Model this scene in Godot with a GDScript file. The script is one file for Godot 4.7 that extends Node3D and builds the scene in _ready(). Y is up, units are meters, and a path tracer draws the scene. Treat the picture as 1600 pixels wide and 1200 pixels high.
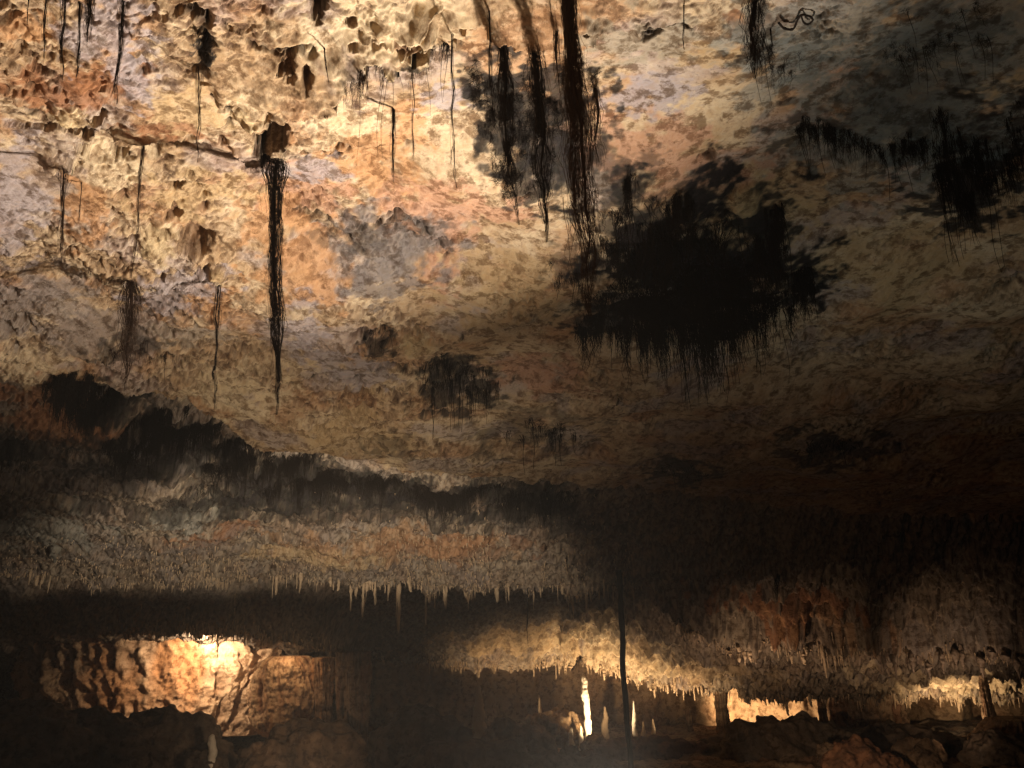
extends Node3D
# A show cave seen from its visitor bank: a wide pale ceiling with hanging tree roots, lower shelves with stalactites, lit niches.

const EYE := 3.4                 # camera height above the cave floor
const PITCH := 17.0
const ROLL := -1.2
const NC := 900                  # columns of the ceiling mesh
var camera: Camera3D
var focal := 600.0 / tan(deg_to_rad(25.0))
var used := {}
var rng := RandomNumberGenerator.new()

# the ceiling: rows of growing depth, columns from wall to wall
var row_d := PackedFloat32Array()
var nr := 0
var lift := PackedFloat32Array()     # relief, up into the rock
var base_y := PackedFloat32Array()
var col_r := PackedFloat32Array()
var col_g := PackedFloat32Array()
var col_b := PackedFloat32Array()
var edge_x := PackedFloat32Array()   # first ledge: lateral place and depth
var edge_d := PackedFloat32Array()
var edge_s := PackedFloat32Array()   # and the step up behind it
var lip2_x := PackedFloat32Array()
var lip2_y := PackedFloat32Array()
var lip3_x := PackedFloat32Array()
var lip3_y := PackedFloat32Array()

var n_big := FastNoiseLite.new()
var n_mid := FastNoiseLite.new()
var n_fine := FastNoiseLite.new()
var n_cell := FastNoiseLite.new()
var n_warp := FastNoiseLite.new()
var n_tone := FastNoiseLite.new()
var n_ridge := FastNoiseLite.new()
var n_grit := FastNoiseLite.new()

# the mesh being gathered
var mv := PackedVector3Array()
var mn := PackedVector3Array()
var mi := PackedInt32Array()
var mc := PackedColorArray()

var rock_mat: StandardMaterial3D
var root_mat: StandardMaterial3D
var root_brown_mat: StandardMaterial3D
var straw_mat: StandardMaterial3D
var white_mat: StandardMaterial3D
var lamp_metal: StandardMaterial3D
var lamp_glow: StandardMaterial3D


func _ready() -> void:
	rng.seed = 4711
	setup_view()
	setup_lights()
	setup_noise()
	setup_materials()
	setup_profile()
	build_ceiling()
	build_floor()
	build_walls()
	build_flowstone()
	build_light_baffle()
	build_boulders()
	build_stalagmites()
	build_stalactites()
	build_roots()
	build_root_mats()


# ------------------------------------------------------------------ view and light
func setup_view() -> void:
	camera = Camera3D.new()
	camera.name = "camera"
	camera.fov = 50.0
	camera.near = 0.05
	camera.far = 200.0
	add_child(camera)
	camera.position = Vector3(0, EYE, 0)
	camera.rotation_degrees = Vector3(PITCH, 0, ROLL)
	var env := Environment.new()
	env.background_mode = Environment.BG_SKY
	var sky := Sky.new()
	var sm := ProceduralSkyMaterial.new()
	sm.sky_top_color = Color(0.02, 0.02, 0.02)
	sm.sky_horizon_color = Color(0.02, 0.02, 0.02)
	sm.ground_bottom_color = Color(0.02, 0.02, 0.02)
	sm.ground_horizon_color = Color(0.02, 0.02, 0.02)
	sm.sun_angle_max = 0.0
	sky.sky_material = sm
	env.sky = sky
	env.background_energy_multiplier = 0.1
	env.tonemap_mode = Environment.TONE_MAPPER_LINEAR
	env.tonemap_exposure = 1.0
	env.fog_enabled = true
	env.fog_density = 0.0007
	env.fog_light_color = Color(0.9, 0.88, 0.85)
	env.sdfgi_enabled = true
	env.ssao_enabled = true
	env.ssil_enabled = true
	var we := WorldEnvironment.new()
	we.name = "world_environment"
	we.environment = env
	add_child(we)


func setup_lights() -> void:
	lamp_metal = StandardMaterial3D.new()
	lamp_metal.albedo_color = Color(0.1, 0.1, 0.1)
	lamp_metal.roughness = 0.5
	lamp_metal.metallic = 0.6
	var warm := Color(1.0, 0.86, 0.67)
	flood("black floodlight on the floor shining up at the root hung ceiling", Vector3(1.3, 1.25, -9.6), Vector3(-5.4, EYE + 5, -3.9), 222.0, 57.0, 1.0, Color(1.0, 0.94, 0.865), 0.07)
	flood("small white floodlight on the floor beyond the visitor bank", Vector3(3.6, 1.35, -9.8), Vector3(4.8, EYE + 5, -8.0), 5.8, 82.0, 1.0, Color(0.9, 0.97, 0.95), 0.1)
	flood("added black fill floodlight on the floor under the tan middle of the ceiling", Vector3(-3.4, 0.3, -13.4), Vector3(-4.0, EYE + 4.0, -16.4), 25.0, 50.0, 1.0, Color(1.0, 0.93, 0.82), 0.08)  # fill lamp added to brighten the mid-left ceiling
	for k in 3:  # one shelf lamp split in three so that root shadows fall fainter
		flood(["first of three black floodlights splitting one shelf lamp, behind the added rock baffle", "middle one of three black floodlights splitting one shelf lamp, behind the added rock baffle", "last of three black floodlights splitting one shelf lamp, behind the added rock baffle"][k], Vector3(-4.5 + 0.9 * k, 0.4, -14.0), at(500, 874, 24.5), 34.0, 39.0, 0.5, Color(1.0, 0.93, 0.82), 0.03)
	flood("floodlight behind the lip lighting the flowstone niche", at(312, 994, 29.35), at(318, 1060, 31.2), 24.0, 89.0, 0.9, Color(1.0, 0.89, 0.74), 0.08)
	flood("added small floodlight behind the lip over the orange flowstone block", at(446, 993, 28.85), at(446, 1090, 29.5), 4.0, 80.0, 1.0, warm, 0.06)  # second niche lamp, added to brighten the block
	flood("floodlight among the broken rocks under the lit middle shelf", at(938, 1168, 30.1), at(940, 1036, 31.9), 29.0, 60.0, 1.0, warm, 0.08)
	flood("floodlight behind the dim knobbly rock beside the brown cone stalagmite", at(776, 1164, 30.6), at(800, 1040, 31.9), 13.0, 58.0, 1.0, warm, 0.08)
	flood("added floodlight on the reddish bank lighting the lip past the hanging root", at(1072, 1166, 30.8), at(1058, 1056, 31.9), 14.0, 66.0, 1.0, warm, 0.06)  # added lamp for a glow along this part of the lip
	flood("added small floodlight on the dark mound below the grey lip", at(1262, 1146, 30.4), at(1262, 1072, 31.9), 5.0, 66.0, 1.0, warm, 0.06)  # added to put some glow into the dark gap of the lip
	flood("floodlight behind the large dark mound lighting the far wall", at(1185, 1122, 34.3), at(1195, 1085, 36.3), 30.0, 74.0, 0.7, warm, 0.08)
	flood("floodlight low by the wall under the long straw fringe", at(1490, 1156, 29.6), at(1500, 1062, 31.2), 13.0, 62.0, 0.9, warm, 0.08)
	flood("added small floodlight on the floor below the near part of the red rock band", at(1170, 1204, 24.5), at(1180, 1010, 27.3), 15.0, 44.0, 1.0, Color(1.0, 0.85, 0.7), 0.08)  # added lamp brightening the red band from below
	flood("added small floodlight on the floor below the dark cones of the red rock band", at(1540, 1202, 24.4), at(1450, 1010, 27.3), 9.5, 44.0, 1.0, Color(1.0, 0.85, 0.7), 0.08)  # another added lamp, for the far part of the red band
	flood("added small floodlight on the ground aimed at the reddish boulders", Vector3(3.4, 0.9, -14.5), at(1350, 1190, 25.4), 36.0, 17.0, 1.0, Color(1.0, 0.86, 0.7), 0.05)  # added to lift the boulders out of the dark
	flood("added small floodlight on the ground aimed at the knobbly mound", Vector3(-3.4, 0.3, -17.6), at(420, 1165, 26.8), 20.0, 22.0, 1.0, Color(1.0, 0.86, 0.7), 0.05)  # added so that the mound gets some light


# label, place, aim, energy, half angle, softness, colour, size
func flood(label: String, place: Vector3, aim: Vector3, energy: float, half: float, soft: float, tint: Color, size: float) -> void:
	var root := Node3D.new()
	root.name = numbered("floodlight")
	add_child(root)
	root.position = place
	root.look_at(aim, Vector3(0.02, 1, 0.03).normalized())
	tag(root, label, "floodlight", "floodlights of the cave")
	var st := SurfaceTool.new()
	st.begin(Mesh.PRIMITIVE_TRIANGLES)
	# housing: a lathed can open to the front (towards -z), its lens just inside the rim
	var prof := [[0.0, 0.16], [0.06, 0.16], [0.085, 0.12], [0.1, 0.02], [0.11, -0.02], [0.1, -0.02], [0.09, 0.01]]
	for k in prof.size() - 1:
		for a in 20:
			var t0 := TAU * a / 20.0
			var t1 := TAU * (a + 1) / 20.0
			var p := prof[k] as Array
			var q := prof[k + 1] as Array
			var v := [Vector3(cos(t0) * p[0], sin(t0) * p[0], p[1]), Vector3(cos(t1) * p[0], sin(t1) * p[0], p[1]), Vector3(cos(t1) * q[0], sin(t1) * q[0], q[1]), Vector3(cos(t0) * q[0], sin(t0) * q[0], q[1])]
			for m in [0, 1, 2, 0, 2, 3]:
				st.add_vertex(v[m])
	st.generate_normals()
	var h := MeshInstance3D.new()
	h.name = "housing"
	h.mesh = st.commit()
	h.material_override = lamp_metal
	root.add_child(h, true)
	var g := StandardMaterial3D.new()
	g.albedo_color = Color(0.9, 0.85, 0.75)
	g.emission_enabled = true
	g.emission = tint
	g.emission_energy_multiplier = 3.0
	var l := MeshInstance3D.new()
	var cm := CylinderMesh.new()
	cm.top_radius = 0.086
	cm.bottom_radius = 0.086
	cm.height = 0.012
	cm.radial_segments = 20
	l.mesh = cm
	l.name = "lens"
	l.rotation_degrees.x = 90
	l.position.z = 0.012
	l.material_override = g
	root.add_child(l, true)
	var leg := MeshInstance3D.new()
	var bm := BoxMesh.new()
	bm.size = Vector3(0.03, 0.3, 0.03)
	leg.mesh = bm
	leg.name = "stand"
	leg.material_override = lamp_metal
	root.add_child(leg, true)
	leg.global_position = place + Vector3(0, -0.2, 0)
	leg.global_rotation = Vector3.ZERO
	var s := SpotLight3D.new()
	s.name = "spot"
	root.add_child(s, true)
	s.position.z = -0.04
	s.light_color = tint
	s.light_energy = energy
	s.spot_angle = half
	s.spot_angle_attenuation = soft
	s.spot_range = 60.0
	s.spot_attenuation = 2.0
	s.light_size = size
	s.shadow_enabled = true


# ------------------------------------------------------------------ helpers
func numbered(called: String) -> String:
	var k: int = used.get(called, 0)
	used[called] = k + 1
	return called if k == 0 else "%s_%03d" % [called, k]


func tag(o: Node, label: String, category: String, group := "", kind := "") -> void:
	if label:
		o.set_meta("label", label)
	if category:
		o.set_meta("category", category)
	if group:
		o.set_meta("group", group)
	if kind:
		o.set_meta("kind", kind)


# direction of sight through a pixel of the 1600 x 1200 photograph, one metre deep
func sight(px: float, py: float) -> Vector3:
	var r := camera.basis * Vector3((px - 800.0) / focal, (600.0 - py) / focal, -1.0)
	return r / -r.z


func at(px: float, py: float, depth: float) -> Vector3:
	var r := sight(px, py)
	return Vector3(r.x * depth, EYE + r.y * depth, -depth)


func px_size(depth: float) -> float:
	return depth / focal


# where a line of sight meets the ceiling: (x, depth)
func hit(px: float, py: float) -> Vector2:
	var r := sight(px, py)
	var d := 3.0
	while d < 37.0:
		if r.y * d + EYE >= ceiling_base(r.x * d, d):
			return Vector2(r.x * d, d)
		d += 0.04
	return Vector2(r.x * 25.5, 25.5)


func floor_hit(px: float, py: float) -> Vector2:
	var r := sight(px, py)
	var d := 20.0
	while d < 37.0:
		if r.y * d + EYE <= floor_base(r.x * d, d):
			break
		d += 0.05
	return Vector2(r.x * d, d)


func lookup(xs: PackedFloat32Array, ys: PackedFloat32Array, x: float) -> float:
	var n := xs.size()
	if x <= xs[0]:
		return ys[0]
	for k in range(1, n):
		if x < xs[k]:
			return lerpf(ys[k - 1], ys[k], (x - xs[k - 1]) / (xs[k] - xs[k - 1]))
	return ys[n - 1]


func commit_mesh(smooth := true) -> ArrayMesh:
	# front faces run clockwise: turn the whole surface round where it does not agree with its normals
	var agree := 0
	var faces := mi.size() / 3
	for k in range(0, faces, maxi(1, faces / 300)):
		var a := mv[mi[k * 3]]
		var g := (mv[mi[k * 3 + 1]] - a).cross(mv[mi[k * 3 + 2]] - a)
		agree += 1 if g.dot(mn[mi[k * 3]]) < 0.0 else -1
	if agree < 0:
		for k in faces:
			var t := mi[k * 3 + 1]
			mi[k * 3 + 1] = mi[k * 3 + 2]
			mi[k * 3 + 2] = t
	var arr := []
	arr.resize(Mesh.ARRAY_MAX)
	arr[Mesh.ARRAY_VERTEX] = mv
	if smooth:
		arr[Mesh.ARRAY_NORMAL] = mn
	if mc.size() == mv.size():
		arr[Mesh.ARRAY_COLOR] = mc
	arr[Mesh.ARRAY_INDEX] = mi
	var m := ArrayMesh.new()
	m.add_surface_from_arrays(Mesh.PRIMITIVE_TRIANGLES, arr)
	mv = PackedVector3Array()
	mn = PackedVector3Array()
	mi = PackedInt32Array()
	mc = PackedColorArray()
	return m


func node_of(mesh: Mesh, mat: Material, called: String, parent: Node = self) -> MeshInstance3D:
	var o := MeshInstance3D.new()
	o.name = numbered(called) if parent == self else called
	o.mesh = mesh
	o.material_override = mat
	parent.add_child(o, true)
	return o


func setup_noise() -> void:
	for s in [[n_big, 11, 0.16, 3], [n_mid, 12, 0.8, 3], [n_fine, 13, 3.2, 4], [n_warp, 15, 0.9, 3], [n_tone, 16, 0.55, 5], [n_grit, 19, 6.5, 3]]:
		var n: FastNoiseLite = s[0]
		n.noise_type = FastNoiseLite.TYPE_SIMPLEX
		n.seed = s[1]
		n.frequency = s[2]
		n.fractal_type = FastNoiseLite.FRACTAL_FBM
		n.fractal_octaves = s[3]
	n_ridge.noise_type = FastNoiseLite.TYPE_SIMPLEX
	n_ridge.seed = 17
	n_ridge.frequency = 0.7
	n_ridge.fractal_type = FastNoiseLite.FRACTAL_RIDGED
	n_ridge.fractal_octaves = 4
	n_cell.noise_type = FastNoiseLite.TYPE_CELLULAR
	n_cell.seed = 14
	n_cell.frequency = 2.6
	n_cell.cellular_return_type = FastNoiseLite.RETURN_DISTANCE
	n_cell.fractal_type = FastNoiseLite.FRACTAL_NONE


func noise_texture(seed_: int, freq: float, octaves: int, ramp: Array, as_normal := 0.0, size := 512, gain := 0.5) -> NoiseTexture2D:
	var n := FastNoiseLite.new()
	n.seed = seed_
	n.frequency = freq
	n.fractal_octaves = octaves
	n.fractal_gain = gain
	n.noise_type = FastNoiseLite.TYPE_SIMPLEX
	var t := NoiseTexture2D.new()
	t.width = size
	t.height = size
	t.seamless = true
	t.noise = n
	if as_normal > 0.0:
		t.as_normal_map = true
		t.bump_strength = as_normal
	elif ramp:
		var g := Gradient.new()
		g.offsets = PackedFloat32Array(ramp[0])
		g.colors = PackedColorArray(ramp[1])
		t.color_ramp = g
	return t


func setup_materials() -> void:
	rock_mat = StandardMaterial3D.new()
	rock_mat.vertex_color_use_as_albedo = true
	rock_mat.roughness = 0.85
	rock_mat.metallic_specular = 0.3
	rock_mat.uv1_triplanar = true
	rock_mat.uv1_world_triplanar = true
	rock_mat.uv1_scale = Vector3(0.43, 0.43, 0.43)
	rock_mat.albedo_texture = noise_texture(5, 0.006, 8, [[0.3, 0.45, 0.55, 0.75], [Color(0.6, 0.54, 0.48), Color(0.88, 0.86, 0.84), Color(1, 1, 1), Color(0.96, 0.93, 0.89)]], 0.0, 1024, 0.72)
	rock_mat.normal_enabled = true
	rock_mat.normal_texture = noise_texture(6, 0.012, 8, [], 7.0, 1024, 0.62)
	rock_mat.normal_scale = 0.9
	root_mat = StandardMaterial3D.new()
	root_mat.albedo_color = Color(0.06, 0.045, 0.035).linear_to_srgb() * 0.55
	root_mat.roughness = 0.9
	root_mat.metallic_specular = 0.15
	root_brown_mat = StandardMaterial3D.new()
	root_brown_mat.albedo_color = Color(0.042, 0.025, 0.016).linear_to_srgb()
	root_brown_mat.roughness = 0.9
	root_brown_mat.metallic_specular = 0.2
	root_mat.albedo_color = Color(0.019, 0.014, 0.011).linear_to_srgb()
	straw_mat = StandardMaterial3D.new()
	straw_mat.albedo_color = Color(0.42, 0.3, 0.19).linear_to_srgb()
	straw_mat.roughness = 0.6
	straw_mat.uv1_triplanar = true
	straw_mat.uv1_world_triplanar = true
	straw_mat.normal_enabled = true
	straw_mat.normal_texture = noise_texture(9, 0.04, 4, [], 6.0, 256)
	white_mat = straw_mat.duplicate()
	white_mat.albedo_color = Color(0.6, 0.54, 0.45).linear_to_srgb()


# ------------------------------------------------------------------ the shape of the ceiling
func main_y(d: float) -> float:
	var h := 4.95 if d < 9.0 else 4.95 - (d - 9.0) * 0.135
	if d < 2.0:
		h -= (2.0 - d) * 0.12
	return EYE + h


func setup_profile() -> void:
	# first ledge, followed on the main ceiling
	for p in [[-260, 470, 0.0], [-60, 520, 0.0], [60, 562, 0.02], [110, 578, 0.45], [160, 596, 0.6], [250, 618, 0.6], [330, 656, 0.6], [400, 694, 0.5], [470, 712, 0.5], [600, 724, 0.5], [700, 738, 0.4], [900, 762, 0.3], [1200, 790, 0.3], [1650, 820, 0.3], [1900, 830, 0.3]]:
		var r := sight(p[0], p[1])
		var d := 4.0
		while d < 24.0 and r.y * d + EYE < main_y(d):
			d += 0.02
		edge_x.append(r.x * d)
		edge_d.append(d)
		edge_s.append(p[2])
	for p in [[-500, 878], [0, 890], [100, 897], [200, 905], [330, 906], [420, 892], [500, 902], [560, 916], [640, 906], [700, 917], [800, 910], [900, 914], [970, 905], [1000, 925], [1060, 962], [1120, 1000], [1200, 1006], [1300, 1010], [1400, 1015], [1500, 1020], [1600, 1030], [2000, 1040]]:
		var q := at(p[0], p[1], 26.0)
		lip2_x.append(q.x)
		lip2_y.append(q.y)
	for p in [[-400, 975], [0, 985], [200, 988], [330, 991], [450, 1002], [520, 1012], [570, 1026], [690, 1040], [800, 1045], [835, 1041], [860, 1033], [900, 1032], [940, 1038], [1000, 1056], [1060, 1062], [1120, 1067], [1200, 1084], [1340, 1087], [1460, 1084], [1560, 1085], [1700, 1080], [2000, 1080]]:
		var d: float = 28.5 if p[0] < 560 else 32.0
		var q := at(p[0], p[1], d)
		lip3_x.append(q.x)
		lip3_y.append(q.y)
	# rows: as close as the picture needs them, wider outside it
	var d := -5.0
	while d < 38.3:
		row_d.append(d)
		if d < 3.6:
			d += 0.4
		elif d < 4.4:
			d += 0.06
		elif d < 18.6:
			d += maxf(0.011, 1.25 * d * d / (824.0 * 5.2))
		elif d < 23.0:
			d += 0.055
		elif d < 24.8:
			d += 0.05
		elif d < 26.4:
			d += 0.018
		elif d < 33.2:
			d += 0.05
		else:
			d += 0.1
	nr = row_d.size()


func half_width(d: float) -> float:
	return 0.68 * maxf(d, 0.0) + 2.2


func lip3_depth(x: float) -> float:
	return lerpf(28.5, 32.0, smoothstep(-6.6, -5.2, x)) + 0.35 * n_mid.get_noise_2d(x * 0.8, 50.0)


func lip2_depth(x: float) -> float:
	return 26.0 + 0.5 * n_big.get_noise_2d(x * 1.6, 20.0) + 0.12 * n_mid.get_noise_2d(x, 20.0)


func ceiling_base(x: float, d: float) -> float:
	if d < 12.0:
		return main_y(d)
	return ceiling_with(d, lookup(edge_x, edge_d, x) + 0.35 * n_warp.get_noise_2d(x * 1.4, 3.0), lookup(edge_x, edge_s, x), lookup(lip2_x, lip2_y, x), lip2_depth(x), lookup(lip3_x, lip3_y, x), lip3_depth(x), x)


func ceiling_with(d: float, e1: float, s1: float, y2: float, d2: float, y3: float, d3: float, x: float) -> float:
	if d < e1:
		return main_y(d)
	var top2 := main_y(e1) + s1
	if d < d2:
		var t := (d - e1) / (d2 - e1)
		var steep := smoothstep(2.0, 5.0, x)
		# stepped bedding: short risers, long treads, wandering sideways
		var st := (t + 0.05 * n_mid.get_noise_2d(x * 0.5, d * 0.6) + 0.015 * n_fine.get_noise_2d(x, d)) * lerpf(9.0, 12.0, steep)
		var fs := st - floorf(st)
		var ts := clampf((floorf(st) + smoothstep(0.0, 0.4, fs)) / lerpf(9.0, 12.0, steep), 0.0, 1.0)
		var tt := lerpf(t, ts, 0.7 * smoothstep(0.15, 0.4, t))
		var h := lerpf(top2, y2, lerpf(pow(tt, 1.15), 0.7 * tt + 0.3 * pow(tt, 9.0), steep))
		h += smoothstep(0.8, 1.0, t) * (0.3 * n_mid.get_noise_2d(x * 1.1, d * 0.9) + 0.16 * n_fine.get_noise_2d(x * 0.8, d * 0.8))
		if s1 < 0.05:
			return h
		return lerpf(main_y(e1), h, smoothstep(0.0, 0.22, d - e1))
	var top3 := y2 + 0.7
	if d < d3:
		var t := (d - d2) / (d3 - d2)
		var h := lerpf(top3, y3, pow(t, 1.1)) + smoothstep(0.8, 1.0, t) * 0.16 * n_mid.get_noise_2d(x * 1.2, d)
		return lerpf(y2, h, smoothstep(0.0, 0.3, d - d2))
	var inner := y3 + 0.75
	if x < -6.0:
		inner -= 0.42 * (d - d3)
	return lerpf(y3, inner, smoothstep(0.0, 0.25, d - d3))


# nearest row and column of a place on the ceiling
func row_of(d: float) -> int:
	return clampi(row_d.bsearch(d), 0, nr - 1)


func col_of(x: float, d: float) -> int:
	return clampi(int(round((x / half_width(d) + 1.0) * 0.5 * (NC - 1))), 0, NC - 1)


func ceiling_y(x: float, d: float) -> float:
	var k := row_of(d) * NC + col_of(x, d)
	return base_y[k] + lift[k]


func to_lin(r: float, g: float, b: float) -> Color:
	return Color(r / 255.0, g / 255.0, b / 255.0).srgb_to_linear()


# a stain, a tone of the rock or painted shade: an ellipse on the ceiling with a ragged edge
func patch(px: float, py: float, rx: float, ry: float, c: Color, strength := 0.8, ragged := 0.75, depth := 0.0) -> void:
	var o := hit(px, py)
	var u := hit(px + rx, py) - o
	var v := (hit(px, py - ry) - hit(px, py + ry)) * 0.5
	if v.length() > 5.0 or absf(v.y) > 4.0:
		v = Vector2(0, 1.0)
	if absf(u.y) > 0.6:
		u = Vector2(rx * px_size(o.y), 0)
	var det := u.x * v.y - u.y * v.x
	if absf(det) < 1e-6:
		return
	var reach := 1.5
	var hx := (absf(u.x) + absf(v.x)) * reach
	var hd := (absf(u.y) + absf(v.y)) * reach
	var i0 := row_of(o.y - hd)
	var i1 := row_of(o.y + hd)
	var scale := 1.0 / maxf(0.12, sqrt(absf(det)))
	for i in range(i0, i1 + 1):
		var d := row_d[i]
		var w := half_width(d)
		var j0 := clampi(int(((o.x - hx) / w + 1.0) * 0.5 * (NC - 1)), 0, NC - 1)
		var j1 := clampi(int(((o.x + hx) / w + 1.0) * 0.5 * (NC - 1)) + 1, 0, NC - 1)
		for j in range(j0, j1 + 1):
			var x := (2.0 * j / (NC - 1) - 1.0) * w
			var ex := x - o.x
			var ed := d - o.y
			var a := (ex * v.y - ed * v.x) / det
			var b := (ed * u.x - ex * u.y) / det
			var r := sqrt(a * a + b * b)
			if r > reach:
				continue
			var nz := n_warp.get_noise_2d(x * scale * 1.3 + px, d * scale * 1.3 + py) + 0.5 * n_fine.get_noise_2d(x * 1.4 + py, d * 1.4)
			var k := smoothstep(1.12, 0.62, r + ragged * nz) * strength
			if k <= 0.004:
				continue
			var at_ := i * NC + j
			col_r[at_] = lerpf(col_r[at_], c.r, k)
			col_g[at_] = lerpf(col_g[at_], c.g, k)
			col_b[at_] = lerpf(col_b[at_], c.b, k)
			if depth != 0.0:
				lift[at_] += depth * k


# a ledge, crack or groove along a line on the ceiling. near: how far the side towards the visitors hangs down, far: the other side
func ledge(points: Array, near: float, near_reach: float, far: float, far_reach: float, groove := 0.0, groove_w := 0.05, stain := 0.0) -> void:
	var p: Array[Vector2] = []
	for q in points:
		p.append(hit(q[0], q[1]))
	var reach := maxf(maxf(near_reach * (2.2 if near != 0.0 else 0.0), far_reach * (2.2 if far != 0.0 else 0.0)), groove_w * 3.0) + 0.1
	var done := {}
	for s in p.size() - 1:
		var a := p[s]
		var b := p[s + 1]
		var i0 := row_of(minf(a.y, b.y) - reach)
		var i1 := row_of(maxf(a.y, b.y) + reach)
		for i in range(i0, i1 + 1):
			var d := row_d[i]
			var w := half_width(d)
			var j0 := clampi(int(((minf(a.x, b.x) - reach) / w + 1.0) * 0.5 * (NC - 1)), 0, NC - 1)
			var j1 := clampi(int(((maxf(a.x, b.x) + reach) / w + 1.0) * 0.5 * (NC - 1)) + 1, 0, NC - 1)
			for j in range(j0, j1 + 1):
				var at_ := i * NC + j
				if s > 0 and done.has(at_):
					pass
				var x := (2.0 * j / (NC - 1) - 1.0) * w
				var q := Vector2(x + 0.09 * n_warp.get_noise_2d(x * 3.0, d * 3.0), d + 0.16 * n_warp.get_noise_2d(x * 2.6 + 40.0, d * 2.6) + 0.06 * n_fine.get_noise_2d(x, d))
				var ab := b - a
				var t := clampf((q - a).dot(ab) / maxf(ab.length_squared(), 1e-6), 0.0, 1.0)
				var off := q - (a + ab * t)
				var dist := off.length()
				if dist > reach:
					continue
				var side := ab.x * off.y - ab.y * off.x
				if ab.x < 0.0:
					side = -side
				var old: Array = done.get(at_, [1e9, 0.0])
				if dist < old[0]:
					# towards the ends of the line the ledge dies away
					var along := (s + t) / (p.size() - 1)
					done[at_] = [dist, side, smoothstep(0.0, 0.12, along) * smoothstep(1.0, 0.88, along)]
	for at_: int in done:
		var e: Array = done[at_]
		var dist: float = e[0]
		var fade: float = e[2]
		var up := 0.0
		if e[1] < 0.0:
			if near != 0.0:
				up -= near * exp(-dist / near_reach) * fade
		elif far != 0.0:
			up -= far * exp(-dist / far_reach) * fade
		if groove > 0.0:
			var g := exp(-dist * dist / (groove_w * groove_w)) * fade
			up += groove * g
			if stain > 0.0:  # darkens the colour inside the groove
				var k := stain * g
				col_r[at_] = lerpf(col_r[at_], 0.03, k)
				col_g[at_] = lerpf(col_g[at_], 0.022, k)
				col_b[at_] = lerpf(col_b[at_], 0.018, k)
		lift[at_] += up


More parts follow.
